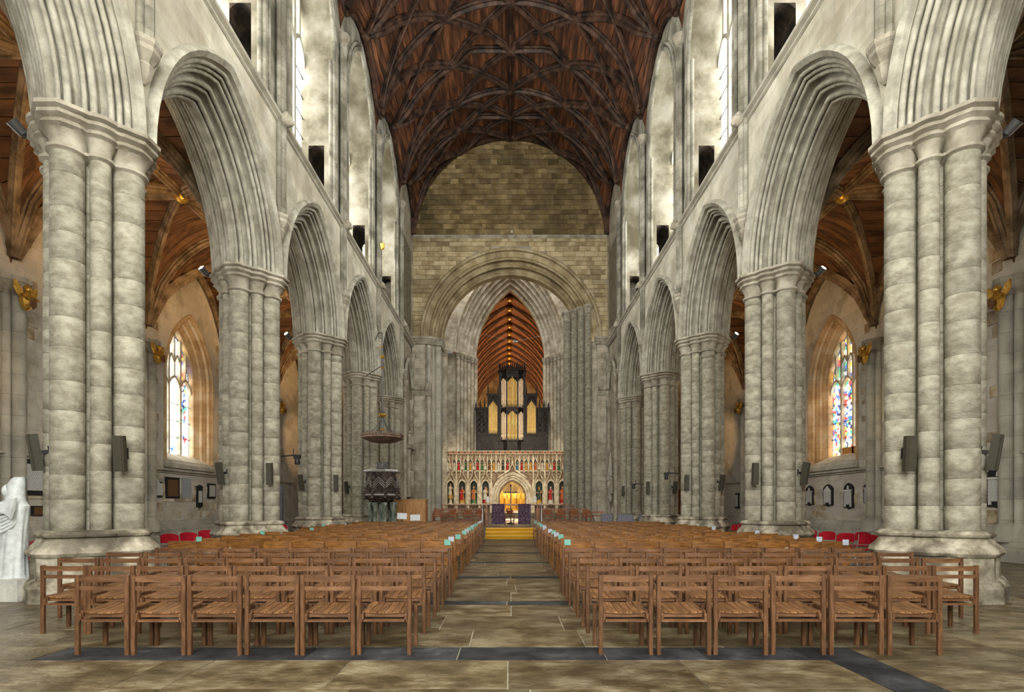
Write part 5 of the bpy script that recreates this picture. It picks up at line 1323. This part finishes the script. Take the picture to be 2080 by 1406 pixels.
rail(-4.2, -1.75, 34.4, .45, 1.08, 'upper spindled mahogany rail before the choir screen, pulpit side'); rail(2.0, 4.1, 34.2, .45, 1.08, 'upper spindled mahogany rail before the choir screen, opposite the pulpit')
def bench(x, y, z, w, label):
    t = thing('bench', label, 'bench', (x, y, z), 0)
    mb = MB(); mb.box(-w / 2, w / 2, -.2, .2, .44, .49); mb.build('seat', 'redseat', t, smooth=False)
    for s in (-1, 1): mb = MB(); mb.box(s * w / 2 - .05, s * w / 2, -.18, .18, 0, .44); mb.build('leg', 'redwood', t, smooth=False)
    mb = MB(); mb.box(-w / 2, w / 2, .18, .21, .62, .70); mb.build('backrest', 'redwood', t, smooth=False)
bench(-3.4, 27.3, .45, .8, 'short rust-topped bench at the oak console'); bench(4.75, 29.6, .45, 1.0, 'rust-topped bench between stalls and grey screens')

t = thing('display_board', 'plain grey display board standing in the aisle beyond the fourth pier', 'display board', (-9.75, 22.6, 0))
mb = MB(); mb.box(-.42, .42, -.02, .02, .12, 2.3); mb.build('panel', 'greycloth', t, smooth=False)
for x in (-.38, .38): mb = MB(); mb.box(x - .02, x + .02, -.2, .2, 0, .05); mb.box(x - .02, x + .02, -.03, .03, .05, 2.3); mb.build('leg', 'iron', t, smooth=False)
t = thing('panelled_door', 'red-brown panelled door at the far end of the aisle', 'door', (10.25, 34.62, 0))
mb = MB(); mb.box(-.55, .55, 0, .06, 0, 2.5); mb.build('leaf', 'redwood', t, smooth=False)
for x in (-.26, .26):
    for z0, z1 in ((.2, 1.1), (1.25, 2.3)): mb = MB(); mb.box(x - .19, x + .19, -.02, 0, z0, z1); mb.build('panel', 'redwood', t, smooth=False)
mb = MB(); mb.ball((.42, -.05, 1.1), .04, 8, 5); mb.build('handle', 'gold', t)
t = thing('suspended_dove', 'tiny white dove hung on wires across the crossing', 'ornament', (.5, 40.0, 13.6))
mb = MB(); mb.lathe([(.01, -.22), (.06, -.12), (.08, .02), (.05, .14), (.02, .2)], 8, T=Matrix.Rotation(PI / 2, 4, 'Y')); mb.build('body', 'white', t)
for s in (-1, 1): mb = MB(); mb.prism([(-.06, 0), (.08, 0), (.02, s * .38), (-.08, s * .30)], -.01, .01, 'xy'); mb.build('wing', 'white', t)
for x1, z1 in ((-2.35, .5), (2.55, .55)): mb = MB(); mb.tube([(0, 0, 0), (x1, 0, z1)], .008, 4); mb.build('wire', 'iron', t)
# ------------------------------------------------------------------ carved choir screen
SY, SXC, SB, ST = 44.7, .31, .9, 5.96
PXM = 24.6
scr = thing('choir_screen', 'carved stone choir screen with two tiers of statue niches', 'screen', (SXC, SY, SB))
def L(z): return z - SB
SL, SR = -5.45, 5.45
DW = 1.05                                 # half width of the doorway
low = [s * (2.20 + .96 * k) for s in (-1, 1) for k in range(4)]
up = [s * u / PXM for s in (-1, 1) for u in (9.8, 19, 28.2, 37.4, 46.7, 61, 70.2, 85, 94.2, 108.6, 117.5, 131)]
# body with the doorway cut through
DZ, DC = 2.15, .35                        # springing and centre offset of the doorway
arc = [arc_pt(0, L(DZ), DC, DW + DC, s / 8) for s in range(-8, 9)]
mb = MB()
for y in (0.0, .9):
    mb.skin([[(x, y, z) for x, z in arc], [(x, y, L(ST) - .25) for x, z in arc]], closed=False)
    for xa, xb in ((SL, -DW), (DW, SR)): mb.poly([(xa, y, 0), (xb, y, 0), (xb, y, L(ST) - .25), (xa, y, L(ST) - .25)])
full = [(-DW, 0)] + arc + [(DW, 0)]
mb.skin([[(x, y, z) for x, z in full] for y in (0, .9)], closed=False)
mb.poly([(SL, 0, L(ST) - .25), (SR, 0, L(ST) - .25), (SR, .9, L(ST) - .25), (SL, .9, L(ST) - .25)])
mb.build('body', 'screenback', scr, smooth=False)
rings = []
prof = [(DW + DC + .72, 0), (DW + DC + .70, -.12), (DW + DC + .60, -.14)] + roll(DW + DC + .52, -.06, .06, -60, -210, 4) + [(DW + DC + .40, .0)] + roll(DW + DC + .33, .04, .06, -60, -210, 4) + [(DW + DC + .2, .1)] + roll(DW + DC + .14, .14, .06, -60, -210, 4) + [(DW + DC, .2), (DW + DC - .02, .3)]
prof = [(r, t - .16) for r, t in prof]
for s in range(-11, 12):
    ring = []
    for r, t in prof:
        x, z = arc_pt(0, L(DZ), DC, r, max(-1, min(1, s / 10)))
        if abs(s) == 11: z = 0
        ring.append((x, t, z))
    rings.append(ring)
mb = MB(); mb.skin(rings, closed=False, caps=False); mb.build('door_arch', 'screen', scr, ang=50)
mb = MB(); mb.tube([(-1.2, -.2, L(3.75)), (-.75, -.2, L(4.05)), (-.3, -.2, L(4.35)), (0, -.22, L(4.95)), (.3, -.2, L(4.35)), (.75, -.2, L(4.05)), (1.2, -.2, L(3.75))], .07, 6); mb.lathe([(.09, 0), (.05, .3), (.02, .6)], 6, (0, -.2, L(4.9))); mb.build('door_gable', 'screen', scr)
NZ0, NZ1 = 1.62, 3.15
for x in low:
    P = [(x - .27, L(NZ0)), (x + .27, L(NZ0))] + [arc_pt(x, L(NZ1), .1, .37, s / 4) for s in range(4, -5, -1)]
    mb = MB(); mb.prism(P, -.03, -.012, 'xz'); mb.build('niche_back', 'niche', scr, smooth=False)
    mb = MB(); rr = []
    for s in range(-6, 7):
        ring = []
        for r, t in ((.37, -.02), (.37, -.26), (.44, -.30), (.50, -.24), (.50, 0)):
            xx, zz = arc_pt(x, L(NZ1), .1, r, max(-1, min(1, s / 5)))
            if abs(s) == 6: zz = L(NZ0) - .1
            ring.append((xx, t, zz))
        rr.append(ring)
    mb.skin(rr, closed=False, caps=False); mb.build('niche_frame', 'screen', scr, ang=50)
    mb = MB(); mb.tube([(x - .46, -.27, L(3.2)), (x - .30, -.28, L(3.62)), (x - .13, -.28, L(3.95)), (x, -.30, L(4.55)), (x + .13, -.28, L(3.95)), (x + .30, -.28, L(3.62)), (x + .46, -.27, L(3.2))], .042, 5)
    mb.tube([(x - .2, -.27, L(3.35)), (x, -.28, L(3.75)), (x + .2, -.27, L(3.35))], .03, 5); mb.lathe([(.10, -.06), (.12, 0), (.08, .08), (.05, .2), (.015, .5)], 6, (x, -.28, L(4.5)))
    for s in (-1, 1):
        for q in range(4): mb.ball((x + s * (.42 - .1 * q), -.30, L(3.4 + .22 * q)), .05, 5, 4)
    mb.build('ogee_gable', 'screen', scr)
    mb = MB(); mb.box(x - .30, x + .30, -.30, 0, L(NZ0) - .12, L(NZ0) - .02); mb.build('niche_ledge', 'screen', scr, smooth=False)
for s in (-1, 1):
    for k in range(5):
        x = s * (1.72 + .96 * k)
        mb = MB(); mb.box(x - .11, x + .11, -.34, 0, 0, L(3.2)); mb.skin([[(x - .11, -.34, L(3.2)), (x + .11, -.34, L(3.2)), (x + .11, 0, L(3.2)), (x - .11, 0, L(3.2))], [(x - .05, -.26, L(3.4)), (x + .05, -.26, L(3.4)), (x + .05, 0, L(3.4)), (x - .05, 0, L(3.4))], [(x - .05, -.26, L(5.3)), (x + .05, -.26, L(5.3)), (x + .05, 0, L(5.3)), (x - .05, 0, L(5.3))], [(x - .01, -.2, L(5.7)), (x + .01, -.2, L(5.7)), (x + .01, 0, L(5.7)), (x - .01, 0, L(5.7))]]); mb.build('buttress', 'screen', scr, smooth=False)
for x in up:
    P = [(x - .115, L(4.34)), (x + .115, L(4.34))] + [arc_pt(x, L(5.08), .04, .155, s / 3) for s in range(3, -4, -1)]
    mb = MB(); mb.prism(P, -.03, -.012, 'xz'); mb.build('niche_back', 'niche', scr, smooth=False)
    mb = MB()
    for s in (-1, 1):
        mb.box(x + s * .15 - .03, x + s * .15 + .03, -.16, 0, L(4.2), L(5.55)); mb.lathe([(.03, 0), (.012, .12), (.004, .18)], 4, (x + s * .15, -.12, L(5.53)))
    mb.tube([(x - .15, -.14, L(5.1)), (x - .07, -.15, L(5.28)), (x, -.16, L(5.6)), (x + .07, -.15, L(5.28)), (x + .15, -.14, L(5.1))], .03, 5); mb.box(x - .13, x + .13, -.16, 0, L(4.28), L(4.34)); mb.build('upper_niche', 'screen', scr, smooth=False)
    mb = MB()
    for q in range(3): mb.tube([(x - .14, -.06, L(3.55 + .2 * q)), (x, -.07, L(3.68 + .2 * q)), (x + .14, -.06, L(3.55 + .2 * q))], .022, 5)
    if abs(x) > 2.6 or abs(x) > 1.5: mb.build('blind_tracery', 'screen', scr)
mb = MB(); mb.skin([[(x, a, L(ST) + b) for a, b in ((.9, -.25), (-.2, -.25), (-.2, -.20), (-.10, -.18), (-.10, -.05), (-.25, -.03), (-.25, .03), (.9, .05))] for x in (SL, SR)]); mb.build('cornice', 'screen', scr, ang=20)
n = 46
mb = MB(); m2 = MB()
for k in range(n):
    x = SL + (SR - SL) * (k + .5) / n; (mb if k % 2 else m2).box(x - .10, x + .10, -.14, -.09, L(ST) - .17, L(ST) - .06)
mb.build('orange_frieze_squares', 'p_orange', scr, smooth=False); m2.build('dark_frieze_squares', 'p_brown', scr, smooth=False)

# painted statues in the niches
def figure(t, h_, robe, mantle, hair, kind=0, segs=14):
    """a standing robed figure of height h_, looking west (towards -y)"""
    u = h_ / 7.2
    mb = MB(); mb.lathe([(1.15 * u, 0), (1.10 * u, .6 * u), (.92 * u, 1.8 * u), (.78 * u, 3.2 * u), (.70 * u, 4.2 * u), (.86 * u, 5.2 * u), (.80 * u, 5.75 * u), (.34 * u, 6.05 * u), (.27 * u, 6.3 * u)], segs, (0, 0, 0), 1.0, .72, lobes=(6, .06)); mb.build('robe', robe, t)
    mb = MB(); rings = []
    for z, r in ((1.6, 1.06), (3.2, .92), (4.4, .86), (5.3, .98), (5.8, .88), (6.0, .5)):
        rings.append([(r * u * 1.12 * math.cos(a), r * u * .84 * math.sin(a), z * u) for a in [.62 * PI + 1.05 * PI * k / 10 for k in range(11)]] + [(r * u * .93 * math.cos(a), r * u * .70 * math.sin(a), z * u) for a in [1.67 * PI - 1.05 * PI * k / 10 for k in range(11)]])
    mb.skin(rings); mb.build('mantle', mantle, t)
    mb = MB(); mb.ball((0, -.06 * u, 6.65 * u), .44 * u, 10, 7, .86, .95, 1.18); mb.ball((0, -.5 * u, 6.6 * u), .09 * u, 6, 4)
    for s in (-1, 1):
        mb.tube([(s * .74 * u, 0, 5.5 * u), (s * .95 * u, -.2 * u, 4.6 * u), (s * .45 * u, -.85 * u, 4.5 * u)], [.26 * u, .23 * u, .15 * u], 7)
        for q in range(4): mb.tube([(s * (.46 - .05 * q) * u, -.84 * u, (4.6 - .1 * q) * u), (s * (.25 - .05 * q) * u, -.98 * u, (4.62 - .1 * q) * u)], .055 * u, 5)
        mb.tube([(s * .42 * u, -.86 * u, 4.6 * u), (s * .36 * u, -.92 * u, 4.85 * u)], .055 * u, 5)
    mb.build('head_and_hands', 'skin', t)
    mb = MB(); mb.ball((0, .06 * u, 6.78 * u), .47 * u, 10, 6, .92, .95, 1.12)
    if kind in (1, 3):
        for k in range(6): mb.lathe([(.09 * u, 0), (.01 * u, .34 * u)], 5, (.36 * u * math.cos(k * 1.047), .36 * u * math.sin(k * 1.047), 7.1 * u))
    mb.build('hair' if kind == 0 else 'crown', hair, t)
    if kind == 2:
        mb = MB(); mb.tube([(.62 * u, -.95 * u, 0), (.55 * u, -.95 * u, 7.0 * u)], .09 * u, 6); mb.tube([(.1 * u, -.95 * u, 6.2 * u), (1.0 * u, -.95 * u, 6.2 * u)], .09 * u, 6); mb.build('held_cross', 'gold', t)
    elif kind == 3:
        mb = MB(); mb.tube([(.5 * u, -.95 * u, .2 * u), (.5 * u, -.95 * u, 5.6 * u)], .08 * u, 6); mb.ball((.5 * u, -.95 * u, 5.7 * u), .2 * u, 6, 4); mb.build('sceptre', 'gold', t)
LOWST = {-3: ('p_gold', 'p_white', 'p_gold', 1, 'white and gold crowned statue on a pedestal'), -2: ('p_gold', 'p_red', 'p_brown', 0, 'statue in red mantle and yellow robe'),
         -1: ('p_green', 'p_orange', 'p_gold', 3, 'statue in orange mantle and green robe holding a sceptre'), 0: ('p_red', 'p_white', 'p_brown', 2, 'white and red statue holding a gold cross'),
         10: ('p_gold', 'p_dark', 'p_brown', 0, 'statue in dark green mantle and yellow robe'), 11: ('p_white', 'p_red', 'p_white', 0, 'statue in dark red mantle with white leggings'), 12: ('p_red', 'p_orange', 'p_gold', 3, 'red robed statue half hidden by the tall crossing shafts'), 13: ('p_blue', 'p_red', 'p_gold', 1, 'blue robed statue behind the tall crossing shafts')}
for key, (rb, mn, hr, kd, lb) in LOWST.items():
    k = -key if key <= 0 else key - 10; s = -1 if key <= 0 else 1
    x = s * (2.20 + .96 * k)
    t = thing('painted_statue', lb + ' in a lower screen niche', 'statue', (SXC + x, SY - .17, NZ0 - .02), 0, 'lower niche statues')
    hgt = 1.36
    if key == -3:
        mb = MB(); mb.lathe([(.2, 0), (.2, .05), (.13, .1), (.13, .38), (.2, .46), (.22, .5)], 10); mb.build('pedestal', 'screen', t)
        e = put('figure', None, t, (0, 0, .5)); figure(e, 1.15, rb, mn, hr, kd)
    else:
        mb = MB(); mb.lathe([(.22, 0), (.22, .05), (.19, .07)], 8); mb.build('foot_block', 'screen', t); e = put('figure', None, t, (0, 0, .07)); figure(e, hgt, rb, mn, hr, kd)
cols = ['p_white', 'p_red', 'p_gold', 'p_green', 'p_orange', 'p_blue', 'p_brown']
cname = {'p_white': 'white', 'p_red': 'red', 'p_gold': 'gold', 'p_green': 'green', 'p_orange': 'orange', 'p_blue': 'blue', 'p_brown': 'brown'}
seqL = ['p_red', 'p_dark', 'p_white', 'p_gold', 'p_brown', 'p_green', 'p_red', 'p_gold', 'p_green', 'p_red', 'p_white', 'p_white']
seqR = ['p_blue', 'p_red', 'p_gold', 'p_gold', 'p_orange', 'p_white', 'p_gold', 'p_red', 'p_green', 'p_blue', 'p_red', 'p_gold']
cname['p_dark'] = 'dark green'
for i, x in enumerate(up):
    j = i % 12; side = i < 12
    c = (seqL if side else seqR)[j]
    t = thing('statuette', '%s painted statuette, %s upper niche from the screen door, %s' % (cname[c], ORD[j], SIDE[-1 if side else 1]), 'statue', (SXC + x, SY - .085, 4.34), 0, 'upper niche statuettes')
    mb = MB(); mb.lathe([(.10, 0), (.085, .25), (.07, .42), (.085, .56), (.075, .62), (.03, .66)], 8, (0, 0, 0), 1, .7, lobes=(4, .07)); mb.build('robe', c, t)
    mb = MB(); mb.ball((0, -.01, .715), .05, 8, 5, .9, .95, 1.2); mb.tube([(-.07, 0, .55), (-.09, -.03, .46), (-.02, -.075, .44)], .022, 5); mb.tube([(.07, 0, .55), (.09, -.03, .46), (.02, -.075, .46)], .022, 5); mb.build('head_and_arms', 'skin', t)
    mb = MB(); mb.lathe([(.10, 0), (.10, .03), (.07, .05)], 6); mb.build('foot_block', 'screen', t)
# reredos behind the doorway
t = thing('reredos', 'gilded reredos glowing beyond the screen doorway', 'reredos', (.4, 75.5, .9))
mb = MB(); mb.box(-3, 3, 0, .4, 0, 2.3); mb.build('body', 'gold', t, smooth=False)
for k in range(9):
    x = -2.6 + .65 * k
    mb = MB(); mb.tube([(x - .28, -.05, .2), (x - .28, -.05, 1.3), (x, -.1, 2.0), (x + .28, -.05, 1.3), (x + .28, -.05, .2)], .06, 6); mb.lathe([(.08, 2.0), (.1, 2.1), (.03, 2.6)], 6, (x, -.05, 0)); mb.build('arch', 'gold', t)
    mb = MB(); mb.lathe([(.17, .25), (.14, .9), (.1, 1.1), (.12, 1.3), (.03, 1.45)], 8, (x, -.1, 0)); mb.build('figure', 'p_gold', t)
for x in (-.9, .6): 
    c = thing('altar_candlestick', 'candlestick before the gilded reredos, %s' % ('nearer the pulpit' if x < 0 else 'farther from the pulpit'), 'candlestick', (.4 + x, 74.6, .9), 0, 'choir candlesticks')
    mb = MB(); mb.lathe([(.2, 0), (.18, .1), (.05, .2), (.05, 1.5), (.1, 1.6), (.05, 1.65)], 10); mb.build('stick', 'gold', c)
    mb = MB(); mb.lathe([(.04, 1.65), (.04, 2.4)], 8); mb.build('candle', 'wax', c)

# ------------------------------------------------------------------ organ on the screen
OX, OY, OZ = .31, 45.55, ST + .03
org = thing('pipe_organ', 'dark oak organ case with gilded pipes above the choir screen', 'organ', (OX, OY, OZ))
K = 24.1
def px(a): return a / K
mb = MB()
mb.box(-px(74), px(74), .25, 1.3, 0, px(88)); mb.box(-px(49), px(49), .15, 1.2, 0, px(118)); mb.box(-px(26), px(26), .0, 1.2, 0, px(164)); mb.build('case', 'dark', org, smooth=False)
for w, z, y in ((76, 88, .1), (52, 116, .02), (50, 35, .02)):
    mb = MB(); mb.box(-px(w), px(w), y, 1.25, px(z) - .06, px(z) + .06); mb.box(-px(w) - .04, px(w) + .04, y - .05, 1.25, px(z) + .06, px(z) + .11); mb.build('cornice', 'dark', org, smooth=False)
# central tower is three-sided: bow plan
def bow(z0, z1, ex, nm):
    mb = MB(); P = [(-px(26) - ex, .2), (-px(11) - ex * .4, -.28 - ex), (px(11) + ex * .4, -.28 - ex), (px(26) + ex, .2)]
    mb.prism(P, z0, z1, 'xy'); mb.build(nm, 'dark', org, smooth=False)
bow(px(160), px(164), .10, 'cornice'); bow(px(164), px(166), .16, 'cornice'); bow(px(86), px(89), .12, 'cornice'); bow(px(21), px(24), .12, 'cornice'); bow(0, px(21), -.06, 'tower_base'); bow(px(152), px(160), .02, 'cornice')
for x, y in ((-26, .18), (-11, -.3), (11, -.3), (26, .18)):
    mb = MB(); mb.box(px(x) - .045, px(x) + .045, y - .05, y + .1, px(22), px(163)); mb.lathe([(.05, 0), (.06, .25), (.01, .75)], 6, (px(x), y, px(166))); mb.build('tower_post', 'dark', org, smooth=False)
def pipes(x0, y0, x1, y1, n, z0, z1, m_, peak=.35, mouth=.5):
    for k in range(n):
        u = (k + .5) / n; x, y = x0 + (x1 - x0) * u, y0 + (y1 - y0) * u
        r = math.hypot(x1 - x0, y1 - y0) / n * .43
        top = z1 - peak * abs(2 * u - 1); mz = z0 + mouth
        mb = MB(); mb.lathe([(r * .3, z0), (r, mz - .12), (r, mz - .02), (r * .86, mz), (r * .86, mz + .04), (r, mz + .06), (r, top), (r * .8, top)], 10, (x, y, 0)); mb.build('pipe', m_, org)
for zA, zB in ((24, 85), (90, 152)):
    pipes(-px(10), -.30, px(10), -.30, 7, px(zA), px(zB) - .05, 'pipe', .45)
    pipes(-px(24.5), .12, -px(12), -.24, 6, px(zA), px(zB) - .1, 'pipepale', .35); pipes(px(12), -.24, px(24.5), .12, 6, px(zA), px(zB) - .1, 'pipepale', .35)
for s in (-1, 1):
    pipes(s * px(48 if s < 0 else 30), .05, s * px(30 if s < 0 else 48), .05, 9, px(36), px(104), 'pipe', .5, .6)
    for k in (0, 1):
        mb = MB(); x = s * px(30 + 18 * k + (1 if k else -1)); mb.box(x - .05, x + .05, -.02, .14, px(35), px(116)); mb.lathe([(.05, 0), (.06, .2), (.01, .9)], 6, (x, .1, px(118))); mb.build('side_post', 'dark', org, smooth=False)
    # pierced shade over the flat of pipes
    mb = MB(); mb.tube([(s * px(30), .0, px(102)), (s * px(34), -.02, px(108)), (s * px(39), -.03, px(113)), (s * px(44), -.02, px(108)), (s * px(48), .0, px(102))], .07, 5); mb.build('pipe_shade', 'dark', org)
    mb = MB(); mb.box(s * px(62) - px(12), s * px(62) + px(12), .22, .26, px(35), px(84)); mb.build('side_panel', 'dark', org, smooth=False)
    for k in (-1, 1):
        for q in range(4):
            mb = MB(); x = s * px(62) + k * px(5); z = px(40 + 11 * q); mb.tube([(x - px(4), .2, z), (x, .18, z + px(5)), (x + px(4), .2, z + px(10)), (x, .18, z + px(5)), (x - px(4), .2, z + px(10)), (x, .18, z + px(5)), (x + px(4), .2, z)], .03, 5); mb.build('carving', 'dark', org)
    mb = MB(); mb.prism([(s * px(52), px(88)), (s * px(52), px(60)), (s * px(58), px(64)), (s * px(60), px(76)), (s * px(58), px(86))], .12, .2, 'xz'); mb.build('scroll_bracket', 'dark', org, ang=20)
    for k in range(3): mb = MB(); mb.lathe([(.06, 0), (.07, .3), (.01, 1.0 - .2 * k)], 6, (s * px(56 + 9 * k), .3, px(89))); mb.build('pinnacle', 'dark', org)
pipes(-px(57.5), .45, -px(50), .45, 5, px(90), px(101), 'pipe', .1, .1)
mb = MB()
for k in range(-6, 7):
    x = k * px(4); mb.lathe([(.06, 0), (.04, .2), (.06, .3), (.01, .55)], 5, (x, -.05 - .2 * (1 - abs(k) / 6.5), px(166)))
    mb.tube([(x - px(2), -.1, px(166) + .1), (x, -.1, px(166) + .35), (x + px(2), -.1, px(166) + .1)], .025, 4)
mb.build('cresting', 'dark', org)
for zc in (88, 160):
    for k, (xa, ya, xb, yb) in enumerate(((-25, .14, -11, -.28), (-10.5, -.33, 10.5, -.33), (11, -.28, 25, .14))):
        mb = MB(); n = 6
        P = [(xa + (xb - xa) * j / n, ya + (yb - ya) * j / n, zc - 6 - (4 if j in (0, n) else (0 if j == n // 2 else 2)) - (3 if zc == 160 else 0)) for j in range(n + 1)]
        mb.skin([[(px(a), b - .06, px(zc) - .25 if zc == 160 else px(zc) - .1), (px(a), b - .06, px(c))] for a, b, c in P], closed=False); 
        mb.skin([[(px(a), b - .03, px(zc) - .25 if zc == 160 else px(zc) - .1), (px(a), b - .03, px(c))] for a, b, c in P], closed=False); mb.build('pipe_shade', 'dark', org, smooth=False)

# wall monuments beside the crossing
t = thing('carved_monument', 'tall carved wall monument with columns behind the pulpit', 'monument', (-6.1, 33.0, 2.0))
mb = MB(); mb.box(-.02, .25, -.7, .7, 0, .3); mb.box(-.02, .3, -.8, .8, 2.9, 3.15); mb.box(-.02, .12, -.6, .6, .3, 2.9); mb.build('frame', 'cap', t, smooth=False)
for s in (-1, 1): mb = MB(); mb.lathe([(.11, .3), (.08, .42), (.075, 2.7), (.12, 2.9)], 10, (.14, s * .5, 0)); mb.build('column', 'cap', t)
mb = MB(); mb.lathe([(.2, .5), (.16, 1.1), (.18, 1.5), (.06, 1.62)], 10, (.15, 0, 0)); mb.ball((.17, 0, 1.78), .12, 8, 6); mb.build('figure', 'cap', t)
for s in (-1, 1): mb = MB(); mb.lathe([(.14, 3.15), (.12, 3.5), (.13, 3.7), (.04, 3.8)], 8, (.12, s * .4, 0)); mb.ball((.12, s * .4, 3.9), .09, 8, 5); mb.build('angel', 'cap', t)
mb = MB(); mb.lathe([(.02, -.4), (.15, -.2), (.2, 0)], 8, (.1, 0, 0)); mb.build('corbel', 'cap', t)
t = thing('draped_urn_monument', 'grey urn monument with spire on the wall opposite the pulpit', 'monument', (6.14, 33.1, 2.2))
mb = MB(); mb.lathe([(.02, -.5), (.14, -.3), (.16, .3), (.22, .4), (.2, .7), (.12, .8)], 10, (-.1, 0, 0)); mb.build('urn', 'lightstone', t)
mb = MB(); mb.lathe([(.2, .8), (.22, .95), (.1, 1.1), (.16, 1.3), (.02, 2.6)], 6, (-.1, 0, 0)); mb.build('spire', 'lightstone', t, ang=20)
mb = MB(); mb.lathe([(.10, -.2), (.13, .3), (.10, .7), (.03, .78)], 8, (-.1, -.42, .2)); mb.ball((-.1, -.42, 1.08), .09, 8, 5); mb.build('figure', 'cap', t)
mb = MB(); mb.lathe([(.02, -1.5), (.1, -1.3), (.12, -1.0), (.03, -.8)], 8, (-.05, -.5, 0)); mb.build('shield', 'cap', t)
# pendant light on the nave wall and wire crucifix
t = thing('hanging_lamp', 'small gilt lamp on a cord before the clerestory', 'lamp', (-5.65, 24.2, 12.9))
mb = MB(); mb.lathe([(.03, 0), (.09, .08), (.11, .25), (.08, .27)], 8); mb.build('shade', 'gold', t)
mb = MB(); mb.tube([(0, 0, .2), (0, 0, 5.9)], .01, 5); mb.build('cord', 'iron', t)

# ------------------------------------------------------------------ the nave is a little wider than first measured and the photographer stands just off its axis
WIDE = 6.97 / 6.87
for o in list(SC.objects):
    if o.parent is not None or o.type == 'CAMERA': continue
    if o.get('kind') == 'structure':
        if o.name != 'floor': o.scale.x = WIDE
        continue
    kind = o.name.split('.')[0]
    if kind in ('ladder_back_chair', 'panel_back_chair', 'seat_card') or abs(o.location.x) < 5.4: o.location.x -= 0.1
    else: o.location.x *= WIDE
